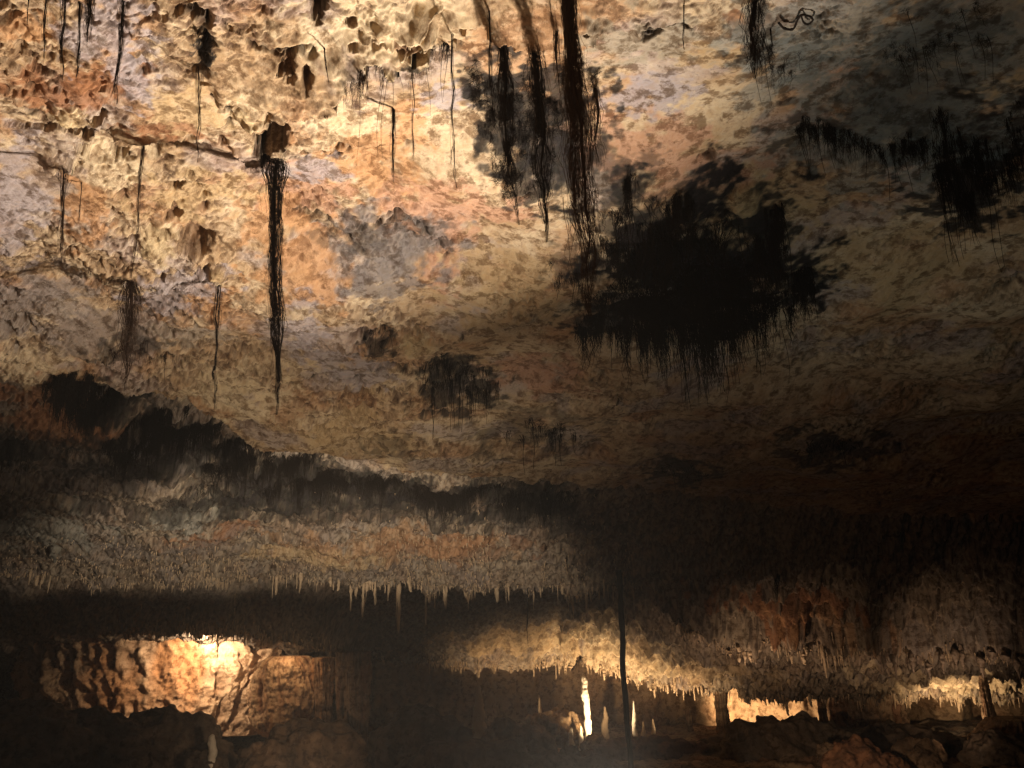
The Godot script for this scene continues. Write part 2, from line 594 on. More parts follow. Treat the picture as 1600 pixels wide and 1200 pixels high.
func build_ceiling() -> void:
	var total := nr * NC
	lift.resize(total)
	base_y.resize(total)
	col_r.resize(total)
	col_g.resize(total)
	col_b.resize(total)
	var cream := Color(0.54, 0.425, 0.285)
	var tan_ := Color(0.4, 0.28, 0.165)
	var rust := Color(0.36, 0.18, 0.085)
	var lilac := Color(0.33, 0.285, 0.285)
	var dull := Color(0.2, 0.17, 0.145)
	for i in nr:
		var d := row_d[i]
		var w := half_width(d)
		for j in NC:
			var x := (2.0 * j / (NC - 1) - 1.0) * w
			var k := i * NC + j
			var by := ceiling_base(x, d)
			base_y[k] = by
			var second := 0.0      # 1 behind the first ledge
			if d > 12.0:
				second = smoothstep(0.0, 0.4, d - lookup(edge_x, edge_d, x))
			var big := n_big.get_noise_2d(x, d)
			var mid := n_mid.get_noise_2d(x, d)
			var fine := n_fine.get_noise_2d(x, d)
			var rid := n_ridge.get_noise_2d(x * 0.8, d)
			var rough := clampf(0.46 + 0.9 * n_tone.get_noise_2d(x * 0.7 + 90.0, d * 0.7) + 0.5 * smoothstep(0.5, -3.0, x) * (1.0 - second), 0.15, 1.3)
			var up := lerpf(0.28, 0.1, smoothstep(20.0, 25.0, d)) * big + 0.05 * mid * (0.5 + rough) - 0.03 * rid * rough + 0.02 * fine * rough
			var near := lerpf(0.45, 1.0, smoothstep(7.0, 12.0, d))
			up = lerpf(0.28 * big, up, near)
			var grit := n_grit.get_noise_2d(x + 0.05 * fine, d * 1.15)
			up += (0.016 * absf(grit) + 0.02 * smoothstep(0.12, 0.45, grit)) * near * clampf(rough * 1.4 - 0.2, 0.1, 1.4)
			# plates that have flaked off one after the other
			var fl := 3.2 * n_tone.get_noise_2d(x * 0.9 + 300.0 + 0.15 * mid, d * 1.25 + 0.1 * fine) + 0.25 * fine
			var ff := fl - floorf(fl)
			up += 0.024 * near * clampf(rough * 1.2 - 0.2, 0.1, 1.1) * (1.0 - second) * (floorf(fl) + smoothstep(0.8, 1.0, ff) - 0.35 * ff)
			# scalloped pits, gathered where the rock is rough
			var cell := n_cell.get_noise_2d(x + 0.2 * mid, d * 0.85 + 0.2 * fine)
			var pit := smoothstep(-0.7, -0.92, cell) * smoothstep(0.75, 1.1, rough)
			up += 0.12 * lerpf(0.5, 1.0, smoothstep(7.0, 12.0, d)) * pit
			if second > 0.0:
				# popcorn and small drapery on the lower shelves
				up -= second * 0.07 * absf(n_fine.get_noise_2d(x * 0.6 + 7.0, d * 1.0))
				up += second * 0.12 * (n_cell.get_noise_2d(x * 1.0 + 0.3 * fine, d * 1.2) + 0.6)
				up -= second * 0.1 * absf(n_mid.get_noise_2d(x * 0.9 + 7.0, d * 2.2))
				up -= second * 0.09 * absf(n_grit.get_noise_2d(x * 0.55, d * 0.8))
				if d > 22.0 and x > 1.5:
					up += smoothstep(22.0, 24.5, d) * (0.3 * n_mid.get_noise_2d(x * 1.3, d * 2.2) - 0.2 * absf(n_mid.get_noise_2d(x * 2.6, d * 5.0 + 9.0)))
			# sharp little creases, slanting with the bedding
			var cr := n_ridge.get_noise_2d(x * 2.1 + 0.9 * d + 3.0 * mid * 0.1, d * 2.6 - 0.5 * x)
			var gate := smoothstep(0.1, 0.42, n_tone.get_noise_2d(x * 1.3 + 200.0, d * 1.3)) * clampf(rough * 1.5 - 0.6, 0.0, 1.0) * (1.0 - second)
			var crease := smoothstep(0.6, 0.95, cr) * gate
			up += 0.045 * crease - 0.03 * near * (1.0 - second) * clampf(rough - 0.4, 0.0, 1.0) * n_ridge.get_noise_2d(x * 2.3 + d, d * 2.9)
			lift[k] = up
			var t1 := clampf(0.5 + 1.3 * n_tone.get_noise_2d(x, d), 0.0, 1.0)
			var t2 := smoothstep(0.12, 0.42, n_tone.get_noise_2d(x * 0.8 + 40.0, d * 0.8 + 11.0))
			var t3 := smoothstep(0.1, 0.4, n_tone.get_noise_2d(x * 0.8 - 70.0, d * 0.8))
			var speck := smoothstep(0.12, 0.5, -fine) * clampf(rough - 0.25, 0.0, 1.0)
			var c := tan_.lerp(cream, t1)
			c = c.lerp(rust, t2 * 0.55)
			c = c.lerp(lilac, t3 * 0.6)
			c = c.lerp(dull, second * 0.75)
			c = c.lerp(Color(0.2, 0.12, 0.075), smoothstep(0.78, 0.95, ff) * (1.0 - second) * 0.35).lerp(Color(0.16, 0.09, 0.055), pit * 0.5)
			c = c.lerp(Color(0.12, 0.065, 0.04), speck * 0.45)
			c = c.lerp(Color(0.1, 0.055, 0.035), smoothstep(0.16, 0.42, grit) * clampf(rough * 1.5 - 0.55, 0.0, 1.0) * 0.75)
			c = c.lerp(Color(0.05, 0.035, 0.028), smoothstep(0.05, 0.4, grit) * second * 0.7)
			c = c.lerp(Color(0.6, 0.5, 0.36), smoothstep(0.2, 0.5, -grit) * 0.25 * (1.0 - second)).lerp(Color(0.09, 0.05, 0.035), crease * 0.7)
			col_r[k] = c.r
			col_g[k] = c.g
			col_b[k] = c.b
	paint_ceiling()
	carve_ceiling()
	# into a mesh
	mv.resize(total)
	mn.resize(total)
	mc.resize(total)
	for i in nr:
		var d := row_d[i]
		var w := half_width(d)
		var ia := maxi(i - 1, 0)
		var ib := mini(i + 1, nr - 1)
		var dd := row_d[ib] - row_d[ia]
		var dx := 2.0 * w / (NC - 1)
		for j in NC:
			var k := i * NC + j
			mv[k] = Vector3((2.0 * j / (NC - 1) - 1.0) * w, base_y[k] + lift[k], -d)
			var ja := maxi(j - 1, 0)
			var jb := mini(j + 1, NC - 1)
			var sx := (base_y[i * NC + jb] + lift[i * NC + jb] - base_y[i * NC + ja] - lift[i * NC + ja]) / (dx * (jb - ja))
			var sd := (base_y[ib * NC + j] + lift[ib * NC + j] - base_y[ia * NC + j] - lift[ia * NC + j]) / dd
			mn[k] = Vector3(sx, -1.0, -sd).normalized()
			mc[k] = Color(maxf(col_r[k], 0.005), maxf(col_g[k], 0.005), maxf(col_b[k], 0.005))
	mi.resize((nr - 1) * (NC - 1) * 6)
	var o := 0
	for i in nr - 1:
		for j in NC - 1:
			var k := i * NC + j
			mi[o] = k
			mi[o + 1] = k + NC
			mi[o + 2] = k + 1
			mi[o + 3] = k + 1
			mi[o + 4] = k + NC
			mi[o + 5] = k + NC + 1
			o += 6
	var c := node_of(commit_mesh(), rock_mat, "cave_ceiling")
	tag(c, "pale cave ceiling with rust, cream and grey mineral stains", "ceiling", "", "structure")


func paint_ceiling() -> void:
	var org := Color(0.44, 0.25, 0.125)
	var rst := Color(0.27, 0.125, 0.06)
	var pink := Color(0.43, 0.25, 0.165)
	var lil := Color(0.33, 0.29, 0.3)
	var gry := Color(0.17, 0.15, 0.145)
	var crm := Color(0.58, 0.47, 0.315)
	var yel := Color(0.44, 0.32, 0.18)
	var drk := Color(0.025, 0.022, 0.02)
	var grn := Color(0.13, 0.125, 0.095)
	for p in [
		[40, 55, 45, 22, org], [90, 150, 85, 35, rst], [175, 85, 45, 30, org], [265, 215, 65, 24, rst], [560, 255, 90, 45, org], [585, 300, 60, 30, org],
		[480, 320, 70, 40, pink], [640, 205, 28, 45, org], [700, 330, 120, 45, pink], [480, 420, 75, 55, org], [420, 350, 50, 40, org], [300, 310, 85, 35, yel],
		[1000, 235, 120, 42, pink], [1120, 280, 110, 25, pink], [1180, 35, 50, 25, rst], [1110, 85, 60, 22, yel], [330, 460, 45, 40, org], [130, 325, 40, 55, org],
		[690, 420, 24, 65, pink], [800, 470, 110, 40, yel], [840, 590, 75, 30, pink], [85, 640, 95, 55, rst], [170, 130, 60, 30, rst], [300, 180, 70, 40, yel],
		[170, 55, 75, 60, lil], [210, 130, 30, 45, lil], [25, 330, 50, 90, lil], [290, 440, 70, 30, lil], [240, 480, 60, 22, lil], [560, 590, 65, 20, lil],
		[520, 560, 60, 28, lil], [700, 170, 45, 25, lil], [1000, 165, 60, 30, lil], [1050, 150, 45, 25, lil], [480, 290, 60, 22, lil], [470, 500, 40, 50, lil],
		[110, 190, 32, 18, crm], [540, 200, 65, 35, crm], [570, 60, 120, 45, crm], [640, 35, 60, 30, crm], [175, 270, 60, 30, crm], [245, 372, 32, 26, crm],
		[380, 160, 30, 22, crm], [800, 420, 85, 35, yel], [1000, 60, 100, 50, Color(0.3, 0.26, 0.195)], [650, 540, 32, 18, crm], [360, 620, 80, 38, crm], [560, 680, 90, 38, yel],
		[1180, 330, 100, 50, yel], [1400, 420, 110, 70, yel], [1540, 90, 50, 60, yel], [40, 560, 60, 25, crm], [1300, 130, 60, 40, pink],
		[50, 480, 90, 50, Color(0.24, 0.205, 0.185)], [170, 525, 110, 26, Color(0.25, 0.2, 0.165)], [300, 530, 60, 22, Color(0.3, 0.245, 0.19)],
		[620, 395, 95, 50, gry], [600, 430, 60, 40, gry],
	]:
		patch(p[0], p[1], p[2], p[3], p[4], 0.8)
	# dark felt of rootlets on the rock
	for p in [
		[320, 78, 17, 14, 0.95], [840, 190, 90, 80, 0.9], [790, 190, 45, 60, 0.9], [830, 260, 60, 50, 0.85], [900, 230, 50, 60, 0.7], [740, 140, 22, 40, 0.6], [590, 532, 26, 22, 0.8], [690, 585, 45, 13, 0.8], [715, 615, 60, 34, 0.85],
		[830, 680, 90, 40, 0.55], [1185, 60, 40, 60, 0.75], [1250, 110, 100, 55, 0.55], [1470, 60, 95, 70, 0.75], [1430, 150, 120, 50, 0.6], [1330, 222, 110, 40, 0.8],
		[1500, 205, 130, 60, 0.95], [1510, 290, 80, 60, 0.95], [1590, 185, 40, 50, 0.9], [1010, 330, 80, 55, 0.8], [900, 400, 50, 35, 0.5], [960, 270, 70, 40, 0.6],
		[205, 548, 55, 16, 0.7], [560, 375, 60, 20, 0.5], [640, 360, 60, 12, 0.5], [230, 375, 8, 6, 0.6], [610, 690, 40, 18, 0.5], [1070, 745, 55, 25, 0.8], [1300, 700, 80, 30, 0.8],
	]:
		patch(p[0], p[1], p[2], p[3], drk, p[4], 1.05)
	for p in [[1090, 410, 165, 105, 1.0], [1130, 430, 130, 80, 1.0], [1185, 350, 50, 45, 0.9], [1240, 430, 36, 22, 0.8], [1000, 480, 80, 30, 0.9], [930, 495, 50, 22, 0.8], [980, 290, 40, 34, 0.7]]:
		patch(p[0], p[1], p[2], p[3], Color(0.012, 0.011, 0.01), p[4], 0.9)
	for p in [[1290, 60, 150, 80], [1480, 110, 150, 120], [1270, 140, 110, 60], [1350, 250, 120, 60], [1540, 60, 90, 90], [60, 835, 90, 30], [300, 800, 60, 20]]:
		patch(p[0], p[1], p[2], p[3], Color(0.23, 0.235, 0.215), 0.65, 0.95)
	for p in [[1470, 70, 80, 60], [1400, 160, 80, 40], [1440, 210, 120, 40], [1250, 100, 50, 50]]:
		patch(p[0], p[1], p[2], p[3], Color(0.12, 0.13, 0.125), 0.7, 1.1)
	# lower shelves
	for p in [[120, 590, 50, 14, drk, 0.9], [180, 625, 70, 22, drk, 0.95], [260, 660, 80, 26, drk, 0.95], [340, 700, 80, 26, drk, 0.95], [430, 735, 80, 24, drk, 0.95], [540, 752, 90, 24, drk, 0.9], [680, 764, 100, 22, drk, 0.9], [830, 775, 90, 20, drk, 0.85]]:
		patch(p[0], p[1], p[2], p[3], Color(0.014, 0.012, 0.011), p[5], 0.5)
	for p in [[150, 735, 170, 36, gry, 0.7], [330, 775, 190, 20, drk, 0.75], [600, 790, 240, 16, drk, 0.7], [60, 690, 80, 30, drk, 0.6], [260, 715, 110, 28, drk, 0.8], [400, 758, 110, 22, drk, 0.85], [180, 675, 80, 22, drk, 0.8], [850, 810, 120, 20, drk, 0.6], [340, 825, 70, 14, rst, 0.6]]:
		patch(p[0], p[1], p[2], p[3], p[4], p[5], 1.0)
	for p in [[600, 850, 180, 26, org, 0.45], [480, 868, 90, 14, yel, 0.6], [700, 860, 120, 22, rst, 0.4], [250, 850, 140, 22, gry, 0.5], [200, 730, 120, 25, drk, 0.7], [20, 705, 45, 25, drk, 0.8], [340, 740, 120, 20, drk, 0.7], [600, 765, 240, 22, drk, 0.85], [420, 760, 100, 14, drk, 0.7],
			[1230, 950, 130, 30, rst, 0.8], [1300, 970, 90, 25, org, 0.5], [820, 1005, 110, 30, yel, 0.7], [950, 1020, 70, 25, crm, 0.6], [1480, 1062, 120, 18, crm, 0.6], [1100, 1040, 120, 16, yel, 0.4], [1450, 980, 150, 30, gry, 0.5]]:
		patch(p[0], p[1], p[2], p[3], p[4], p[5], 0.9)


func carve_ceiling() -> void:
	# ledges whose nearer side hangs lower
	ledge([[388, 190], [420, 172], [480, 152], [530, 128], [545, 108], [600, 92], [650, 76], [700, 66]], 0.3, 0.6, 0.0, 0.3)
	ledge([[60, 275], [110, 262], [135, 225], [150, 195], [130, 208], [90, 205]], 0.14, 0.5, 0.0, 0.2)
	ledge([[155, 235], [210, 236], [250, 232], [282, 240]], 0.12, 0.3, 0.0, 0.2)
	ledge([[170, 440], [200, 428], [240, 432], [255, 440]], 0.1, 0.3, 0.0, 0.2)
	ledge([[115, 450], [130, 432], [160, 425], [172, 412]], 0.14, 0.25, 0.0, 0.2)
	ledge([[130, 560], [180, 548], [240, 555], [300, 565]], 0.1, 0.5, 0.0, 0.2)
	ledge([[280, 382], [310, 398], [345, 402], [400, 372]], 0.05, 0.3, 0.0, 0.2)
	ledge([[560, 70], [590, 60], [625, 68], [660, 52], [690, 20]], 0.08, 0.25, 0.0, 0.2)
	ledge([[690, 72], [760, 60], [830, 78], [900, 60], [960, 24]], 0.12, 0.4, 0.0, 0.2)
	ledge([[0, 160], [30, 178], [60, 196], [100, 210]], 0.1, 0.5, 0.0, 0.2)
	ledge([[350, 240], [372, 252], [398, 275], [420, 270]], 0.1, 0.2, 0.0, 0.2)
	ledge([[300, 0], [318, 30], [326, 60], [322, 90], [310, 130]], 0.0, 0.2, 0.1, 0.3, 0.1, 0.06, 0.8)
	# cracks
	for c in [
		[[448, 345], [490, 348], [520, 362], [550, 382], [575, 400]], [[360, 622], [410, 612], [470, 602], [500, 590], [540, 600], [575, 582], [640, 578], [700, 545], [730, 520], [745, 500]],
		[[780, 505], [800, 494], [812, 500], [830, 495]], [[600, 345], [650, 350], [690, 390], [700, 410]], [[120, 415], [160, 400], [200, 410]],
		[[470, 270], [520, 262], [580, 245], [660, 238]], [[840, 425], [900, 415], [960, 400]], [[1000, 60], [1060, 15], [1090, 40]], [[500, 540], [540, 528], [565, 545], [590, 560]],
		[[900, 585], [960, 592], [1010, 600]], [[1400, 600], [1500, 590], [1600, 586]], [[215, 480], [260, 485], [300, 500], [320, 520]], [[400, 270], [470, 262], [540, 250]],
		[[1090, 250], [1105, 242], [1120, 252]], [[380, 60], [440, 70], [500, 75]], [[330, 145], [360, 170], [352, 215]], [[740, 300], [800, 290], [870, 300]],
	]:
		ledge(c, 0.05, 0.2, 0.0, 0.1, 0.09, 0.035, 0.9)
	# hollows, with shade darkened into their colour
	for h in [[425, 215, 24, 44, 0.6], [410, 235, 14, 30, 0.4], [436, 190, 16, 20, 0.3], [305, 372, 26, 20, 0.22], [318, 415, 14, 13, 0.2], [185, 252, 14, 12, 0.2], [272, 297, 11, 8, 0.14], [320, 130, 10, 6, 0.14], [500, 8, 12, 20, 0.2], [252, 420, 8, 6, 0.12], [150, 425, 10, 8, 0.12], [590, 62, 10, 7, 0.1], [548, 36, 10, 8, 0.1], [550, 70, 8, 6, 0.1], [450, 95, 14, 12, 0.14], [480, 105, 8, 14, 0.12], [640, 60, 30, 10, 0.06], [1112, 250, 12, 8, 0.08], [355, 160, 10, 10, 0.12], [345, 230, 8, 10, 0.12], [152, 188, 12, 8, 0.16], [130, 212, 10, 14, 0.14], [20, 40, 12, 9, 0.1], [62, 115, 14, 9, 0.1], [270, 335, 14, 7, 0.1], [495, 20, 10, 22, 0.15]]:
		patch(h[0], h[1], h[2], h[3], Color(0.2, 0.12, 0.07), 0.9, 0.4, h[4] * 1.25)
	for h in [[410, 232, 11, 36, 0.95], [432, 190, 18, 16, 0.8], [575, 112, 34, 12, 0.9], [655, 92, 36, 9, 0.9], [444, 240, 8, 18, 0.6], [320, 78, 12, 14, 0.9], [500, 14, 10, 18, 0.7]]:  # near-black painted shade in the hollows, root felt under the fringed ledge
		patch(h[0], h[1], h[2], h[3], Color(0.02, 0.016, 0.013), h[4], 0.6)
	# bosses that stand proud
	for h in [[245, 372, 30, 24, -0.08], [110, 188, 34, 18, -0.1], [600, 100, 26, 9, -0.06], [380, 175, 20, 20, -0.06], [470, 470, 20, 9, -0.05], [650, 538, 32, 18, -0.05], [340, 418, 15, 12, -0.1], [1165, 315, 26, 22, -0.1]]:
		patch(h[0], h[1], h[2], h[3], Color(0.47, 0.36, 0.2), 0.6, 0.3, h[4])


# ------------------------------------------------------------------ floor and walls
func floor_base(x: float, d: float) -> float:
	var y := 1.75
	if d > 5.0:
		y = lerpf(1.75, -0.5, smoothstep(5.0, 15.0, d))
	y += 0.15 * smoothstep(30.0, 36.0, d)
	return y


func floor_y(x: float, d: float) -> float:
	return floor_base(x, d) + 0.16 * n_mid.get_noise_2d(x * 0.7, d * 0.7) + 0.14 * absf(n_mid.get_noise_2d(x * 1.9 + 5.0, d * 1.9)) + 0.04 * n_fine.get_noise_2d(x, d)


func sheet(rows: int, cols: int, place: Callable, tone: Callable) -> ArrayMesh:
	mv.resize(rows * cols)
	mn.resize(rows * cols)
	mc.resize(rows * cols)
	for i in rows:
		for j in cols:
			var p: Vector3 = place.call(i, j)
			mv[i * cols + j] = p
			mc[i * cols + j] = tone.call(p, i, j)
	for i in rows - 1:
		for j in cols - 1:
			var k := i * cols + j
			mi.append_array([k, k + 1, k + cols, k + 1, k + cols + 1, k + cols])
	grid_normals(rows, cols)
	return commit_mesh()


func grid_normals(rows: int, cols: int, wrap := false) -> void:
	for i in rows:
		for j in cols:
			var a := mv[maxi(i - 1, 0) * cols + j]
			var b := mv[mini(i + 1, rows - 1) * cols + j]
			var c := mv[i * cols + ((j - 1 + cols - 1) % (cols - 1) if wrap else maxi(j - 1, 0))]
			var d := mv[i * cols + ((j + 1) % (cols - 1) if wrap else mini(j + 1, cols - 1))]
			var n := (b - a).cross(d - c)
			mn[i * cols + j] = n.normalized() if n.length() > 1e-9 else Vector3.UP


func rock_tone(p: Vector3) -> Color:
	var t := clampf(0.5 + 1.2 * n_tone.get_noise_3d(p.x * 1.4, p.y * 1.4, p.z * 1.4), 0.0, 1.0)
	var r := smoothstep(0.1, 0.4, n_tone.get_noise_3d(p.x + 30.0, p.y, p.z))
	var s := smoothstep(0.1, 0.5, -n_fine.get_noise_3d(p.x, p.y, p.z))
	return Color(0.21, 0.16, 0.115).lerp(Color(0.36, 0.27, 0.185), t).lerp(Color(0.29, 0.155, 0.095), r * 0.6).lerp(Color(0.08, 0.055, 0.04), s * 0.5)


func build_floor() -> void:
	var ds: Array[float] = []
	var d := -5.0
	while d < 38.4:
		ds.append(d)
		d += 0.4 if d < 20.0 else 0.11
	var o := node_of(sheet(ds.size(), 240, func(i: int, j: int) -> Vector3:
		var w := half_width(ds[i])
		var x := (2.0 * j / 239.0 - 1.0) * w
		return Vector3(x, floor_y(x, ds[i]), -ds[i]), func(p: Vector3, _i: int, _j: int) -> Color: return rock_tone(p)), rock_mat, "cave_floor")
	tag(o, "uneven brown rock floor of the cave", "ground", "", "structure")


func build_walls() -> void:
	# the back wall, folded like old flowstone
	var cols := 420
	var rows := 90
	var o := node_of(sheet(rows, cols, func(i: int, j: int) -> Vector3:
		var x := (2.0 * j / (cols - 1) - 1.0) * half_width(37.0)
		var y := -0.3 + (EYE + 1.8) * i / (rows - 1.0)
		var d := 36.6 + 0.5 * n_big.get_noise_2d(x * 2.0, 4.0) + 0.35 * n_mid.get_noise_3d(x * 0.9, y * 0.35, 2.0) + 0.22 * absf(n_mid.get_noise_3d(x * 2.6, y * 0.7, 9.0)) + 0.05 * n_fine.get_noise_2d(x, y * 0.7)
		return Vector3(x, y, -d), func(p: Vector3, _i: int, _j: int) -> Color: return rock_tone(p).lerp(Color(0.46, 0.3, 0.17), 0.45)), rock_mat, "cave_wall")
	tag(o, "folded brown rock wall at the far end of the cave", "wall", "", "structure")
	for side in [-1.0, 1.0]:
		o = node_of(sheet(150, 40, func(i: int, j: int) -> Vector3:
			var d := -5.2 + 43.8 * i / 149.0
			var y := -0.5 + (EYE + 6.2) * j / 39.0
			return Vector3(side * (half_width(d) - 0.35 + 0.3 * n_mid.get_noise_2d(d, y)), y, -d), func(p: Vector3, _i: int, _j: int) -> Color: return rock_tone(p)), rock_mat, "side_wall")
		tag(o, "dim brown rock wall along the side of the cave", "wall", "", "structure")
	o = node_of(sheet(30, 30, func(i: int, j: int) -> Vector3:
		return Vector3((i / 14.5 - 1.0) * 3.2, -0.5 + (EYE + 6.0) * j / 29.0, 4.8 + 0.3 * n_mid.get_noise_2d(i * 0.3, j * 0.3)), func(p: Vector3, _i: int, _j: int) -> Color: return rock_tone(p)), rock_mat, "rear_wall")
	tag(o, "brown rock wall behind the visitor bank", "wall", "", "structure")


# ------------------------------------------------------------------ flowstone, columns, boulders
# a closed folded body from y0 up to y1 (metres), half width rx and depth rz given by height t in 0..1
func folded_body(rx: Callable, rz: float, height: float, ribs: float, rib_depth: float, tone: Callable, seed_: float, rows := 90, cols := 200, rough := 0.05) -> ArrayMesh:
	mv.resize(rows * cols)
	mn.resize(rows * cols)
	mc.resize(rows * cols)
	for i in rows:
		var t := float(i) / (rows - 1)
		var w: float = rx.call(t)
		var y := t * height
		for j in cols:
			var a := TAU * j / (cols - 1)
			var ca := cos(a)
			var sa := sin(a)
			var rib := n_mid.get_noise_3d(ca * ribs + seed_ + 0.6 * t, sa * ribs, y * 0.2) 
			var rib2 := absf(n_mid.get_noise_3d(ca * ribs * 1.4 + seed_ + 1.1 * t, sa * ribs * 1.4 + 3.0, y * 0.6))
			var k := 1.0 + rib_depth * (rib * 1.3 - rib2 * 1.1)
			var bump := rough * (n_fine.get_noise_3d(ca * w * 1.2 + seed_, y * 0.8, sa * rz) + n_mid.get_noise_3d(ca * w + seed_, y * 1.5, sa * rz + 9.0) * 1.5)
			var shrink := 1.0
			if i == 0 or i == rows - 1:
				shrink = 0.02
			mv[i * cols + j] = Vector3(ca * (w * k + bump) * shrink, y, sa * (rz * minf(1.0, w / maxf(rz, 0.01)) * k + bump) * shrink)
			mc[i * cols + j] = tone.call(t, a, rib, rib2)
	for i in rows - 1:
		for j in cols - 1:
			var k := i * cols + j
			mi.append_array([k, k + 1, k + cols, k + 1, k + cols + 1, k + cols])
	grid_normals(rows, cols, true)
	for k in mn.size():
		mn[k] = -mn[k] if mn[k].dot(Vector3(mv[k].x, 0, mv[k].z)) < 0.0 else mn[k]
	return commit_mesh()


func flow_tone(pale: Color, dark: Color, rusty: Color) -> Callable:
	return func(t: float, a: float, rib: float, rib2: float) -> Color:
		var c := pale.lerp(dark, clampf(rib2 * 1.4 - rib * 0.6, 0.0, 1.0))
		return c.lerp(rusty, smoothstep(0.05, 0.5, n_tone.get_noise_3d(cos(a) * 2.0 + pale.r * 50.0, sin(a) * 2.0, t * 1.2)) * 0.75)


# a column or block standing between two pixels at a depth
func flow_block(called: String, label: String, category: String, x0: float, x1: float, top: float, bottom: float, depth: float, rz: float, shape: Callable, ribs: float, rib_depth: float, tone: Callable, rough := 0.05, rows := 90, cols := 200) -> MeshInstance3D:
	var foot := at((x0 + x1) * 0.5, bottom, depth)
	var head := at((x0 + x1) * 0.5, top, depth)
	var half := (x1 - x0) * 0.5 * px_size(depth)
	var m := folded_body(func(t: float) -> float: return half * shape.call(t), rz, head.y - foot.y, ribs, rib_depth, tone, x0 * 0.13, rows, cols, rough)
	var o := node_of(m, rock_mat, called)
	o.position = foot
	tag(o, label, category)
	return o


func build_flowstone() -> void:
	var pale := Color(0.5, 0.35, 0.235)
	var dark := Color(0.17, 0.09, 0.05)
	var rusty := Color(0.4, 0.19, 0.08)
	var warm := flow_tone(pale, dark, rusty)
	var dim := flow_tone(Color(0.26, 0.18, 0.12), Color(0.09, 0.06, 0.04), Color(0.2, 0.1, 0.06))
	flow_block("flowstone_bank", "big folded flowstone wall glowing beside the niche, with a burnt out bright top", "flowstone", 40, 456, 960, 1150, 32.1, 1.5, func(t: float) -> float: return 1.0 - 0.25 * pow(1.0 - t, 3.0), 3.6, 0.13, warm, 0.06, 160, 420)
	flow_block("flowstone_block", "smooth orange flowstone block hanging over the dark hollow", "flowstone", 388, 500, 1024, 1150, 30.4, 0.9, func(t: float) -> float: return pow(clampf(sin(PI * clampf(t * 0.93 + 0.035, 0.0, 1.0)), 0.0, 1.0), 0.35), 2.2, 0.09, flow_tone(Color(0.46, 0.3, 0.18), Color(0.3, 0.15, 0.08), rusty), 0.05, 110, 240)
	flow_block("flowstone_column", "narrow ribbed column closing the orange flowstone block on its dark side", "column", 484, 518, 1026, 1172, 30.0, 0.4, func(t: float) -> float: return 0.8 + 0.35 * absf(t - 0.5), 1.6, 0.2, flow_tone(Color(0.3, 0.2, 0.13), dark, rusty), 0.05)
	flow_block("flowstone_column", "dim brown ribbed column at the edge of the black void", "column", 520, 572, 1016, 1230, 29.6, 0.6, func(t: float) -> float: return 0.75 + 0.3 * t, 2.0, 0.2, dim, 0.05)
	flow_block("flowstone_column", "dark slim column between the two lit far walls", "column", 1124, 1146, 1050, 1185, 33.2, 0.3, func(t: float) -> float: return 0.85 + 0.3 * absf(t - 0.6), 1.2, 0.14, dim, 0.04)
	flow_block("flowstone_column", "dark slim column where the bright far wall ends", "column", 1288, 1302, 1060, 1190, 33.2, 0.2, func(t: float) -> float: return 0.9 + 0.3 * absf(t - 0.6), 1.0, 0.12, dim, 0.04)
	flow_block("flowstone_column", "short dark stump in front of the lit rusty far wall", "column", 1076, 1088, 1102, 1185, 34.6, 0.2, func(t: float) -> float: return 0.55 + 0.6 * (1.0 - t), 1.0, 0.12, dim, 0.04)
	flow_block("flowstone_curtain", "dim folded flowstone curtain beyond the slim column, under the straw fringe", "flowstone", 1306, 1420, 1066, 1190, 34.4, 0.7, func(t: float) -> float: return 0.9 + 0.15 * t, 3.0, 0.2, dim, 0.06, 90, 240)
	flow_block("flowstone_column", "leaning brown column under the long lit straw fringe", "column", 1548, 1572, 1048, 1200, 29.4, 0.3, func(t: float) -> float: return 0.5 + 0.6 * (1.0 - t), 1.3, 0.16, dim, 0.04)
	flow_block("flowstone_curtain", "dim lumpy flowstone bank by the leaning column", "flowstone", 1530, 1700, 1120, 1260, 28.6, 1.2, func(t: float) -> float: return 1.05 - 0.6 * t * t, 3.0, 0.2, dim, 0.1, 90, 240)


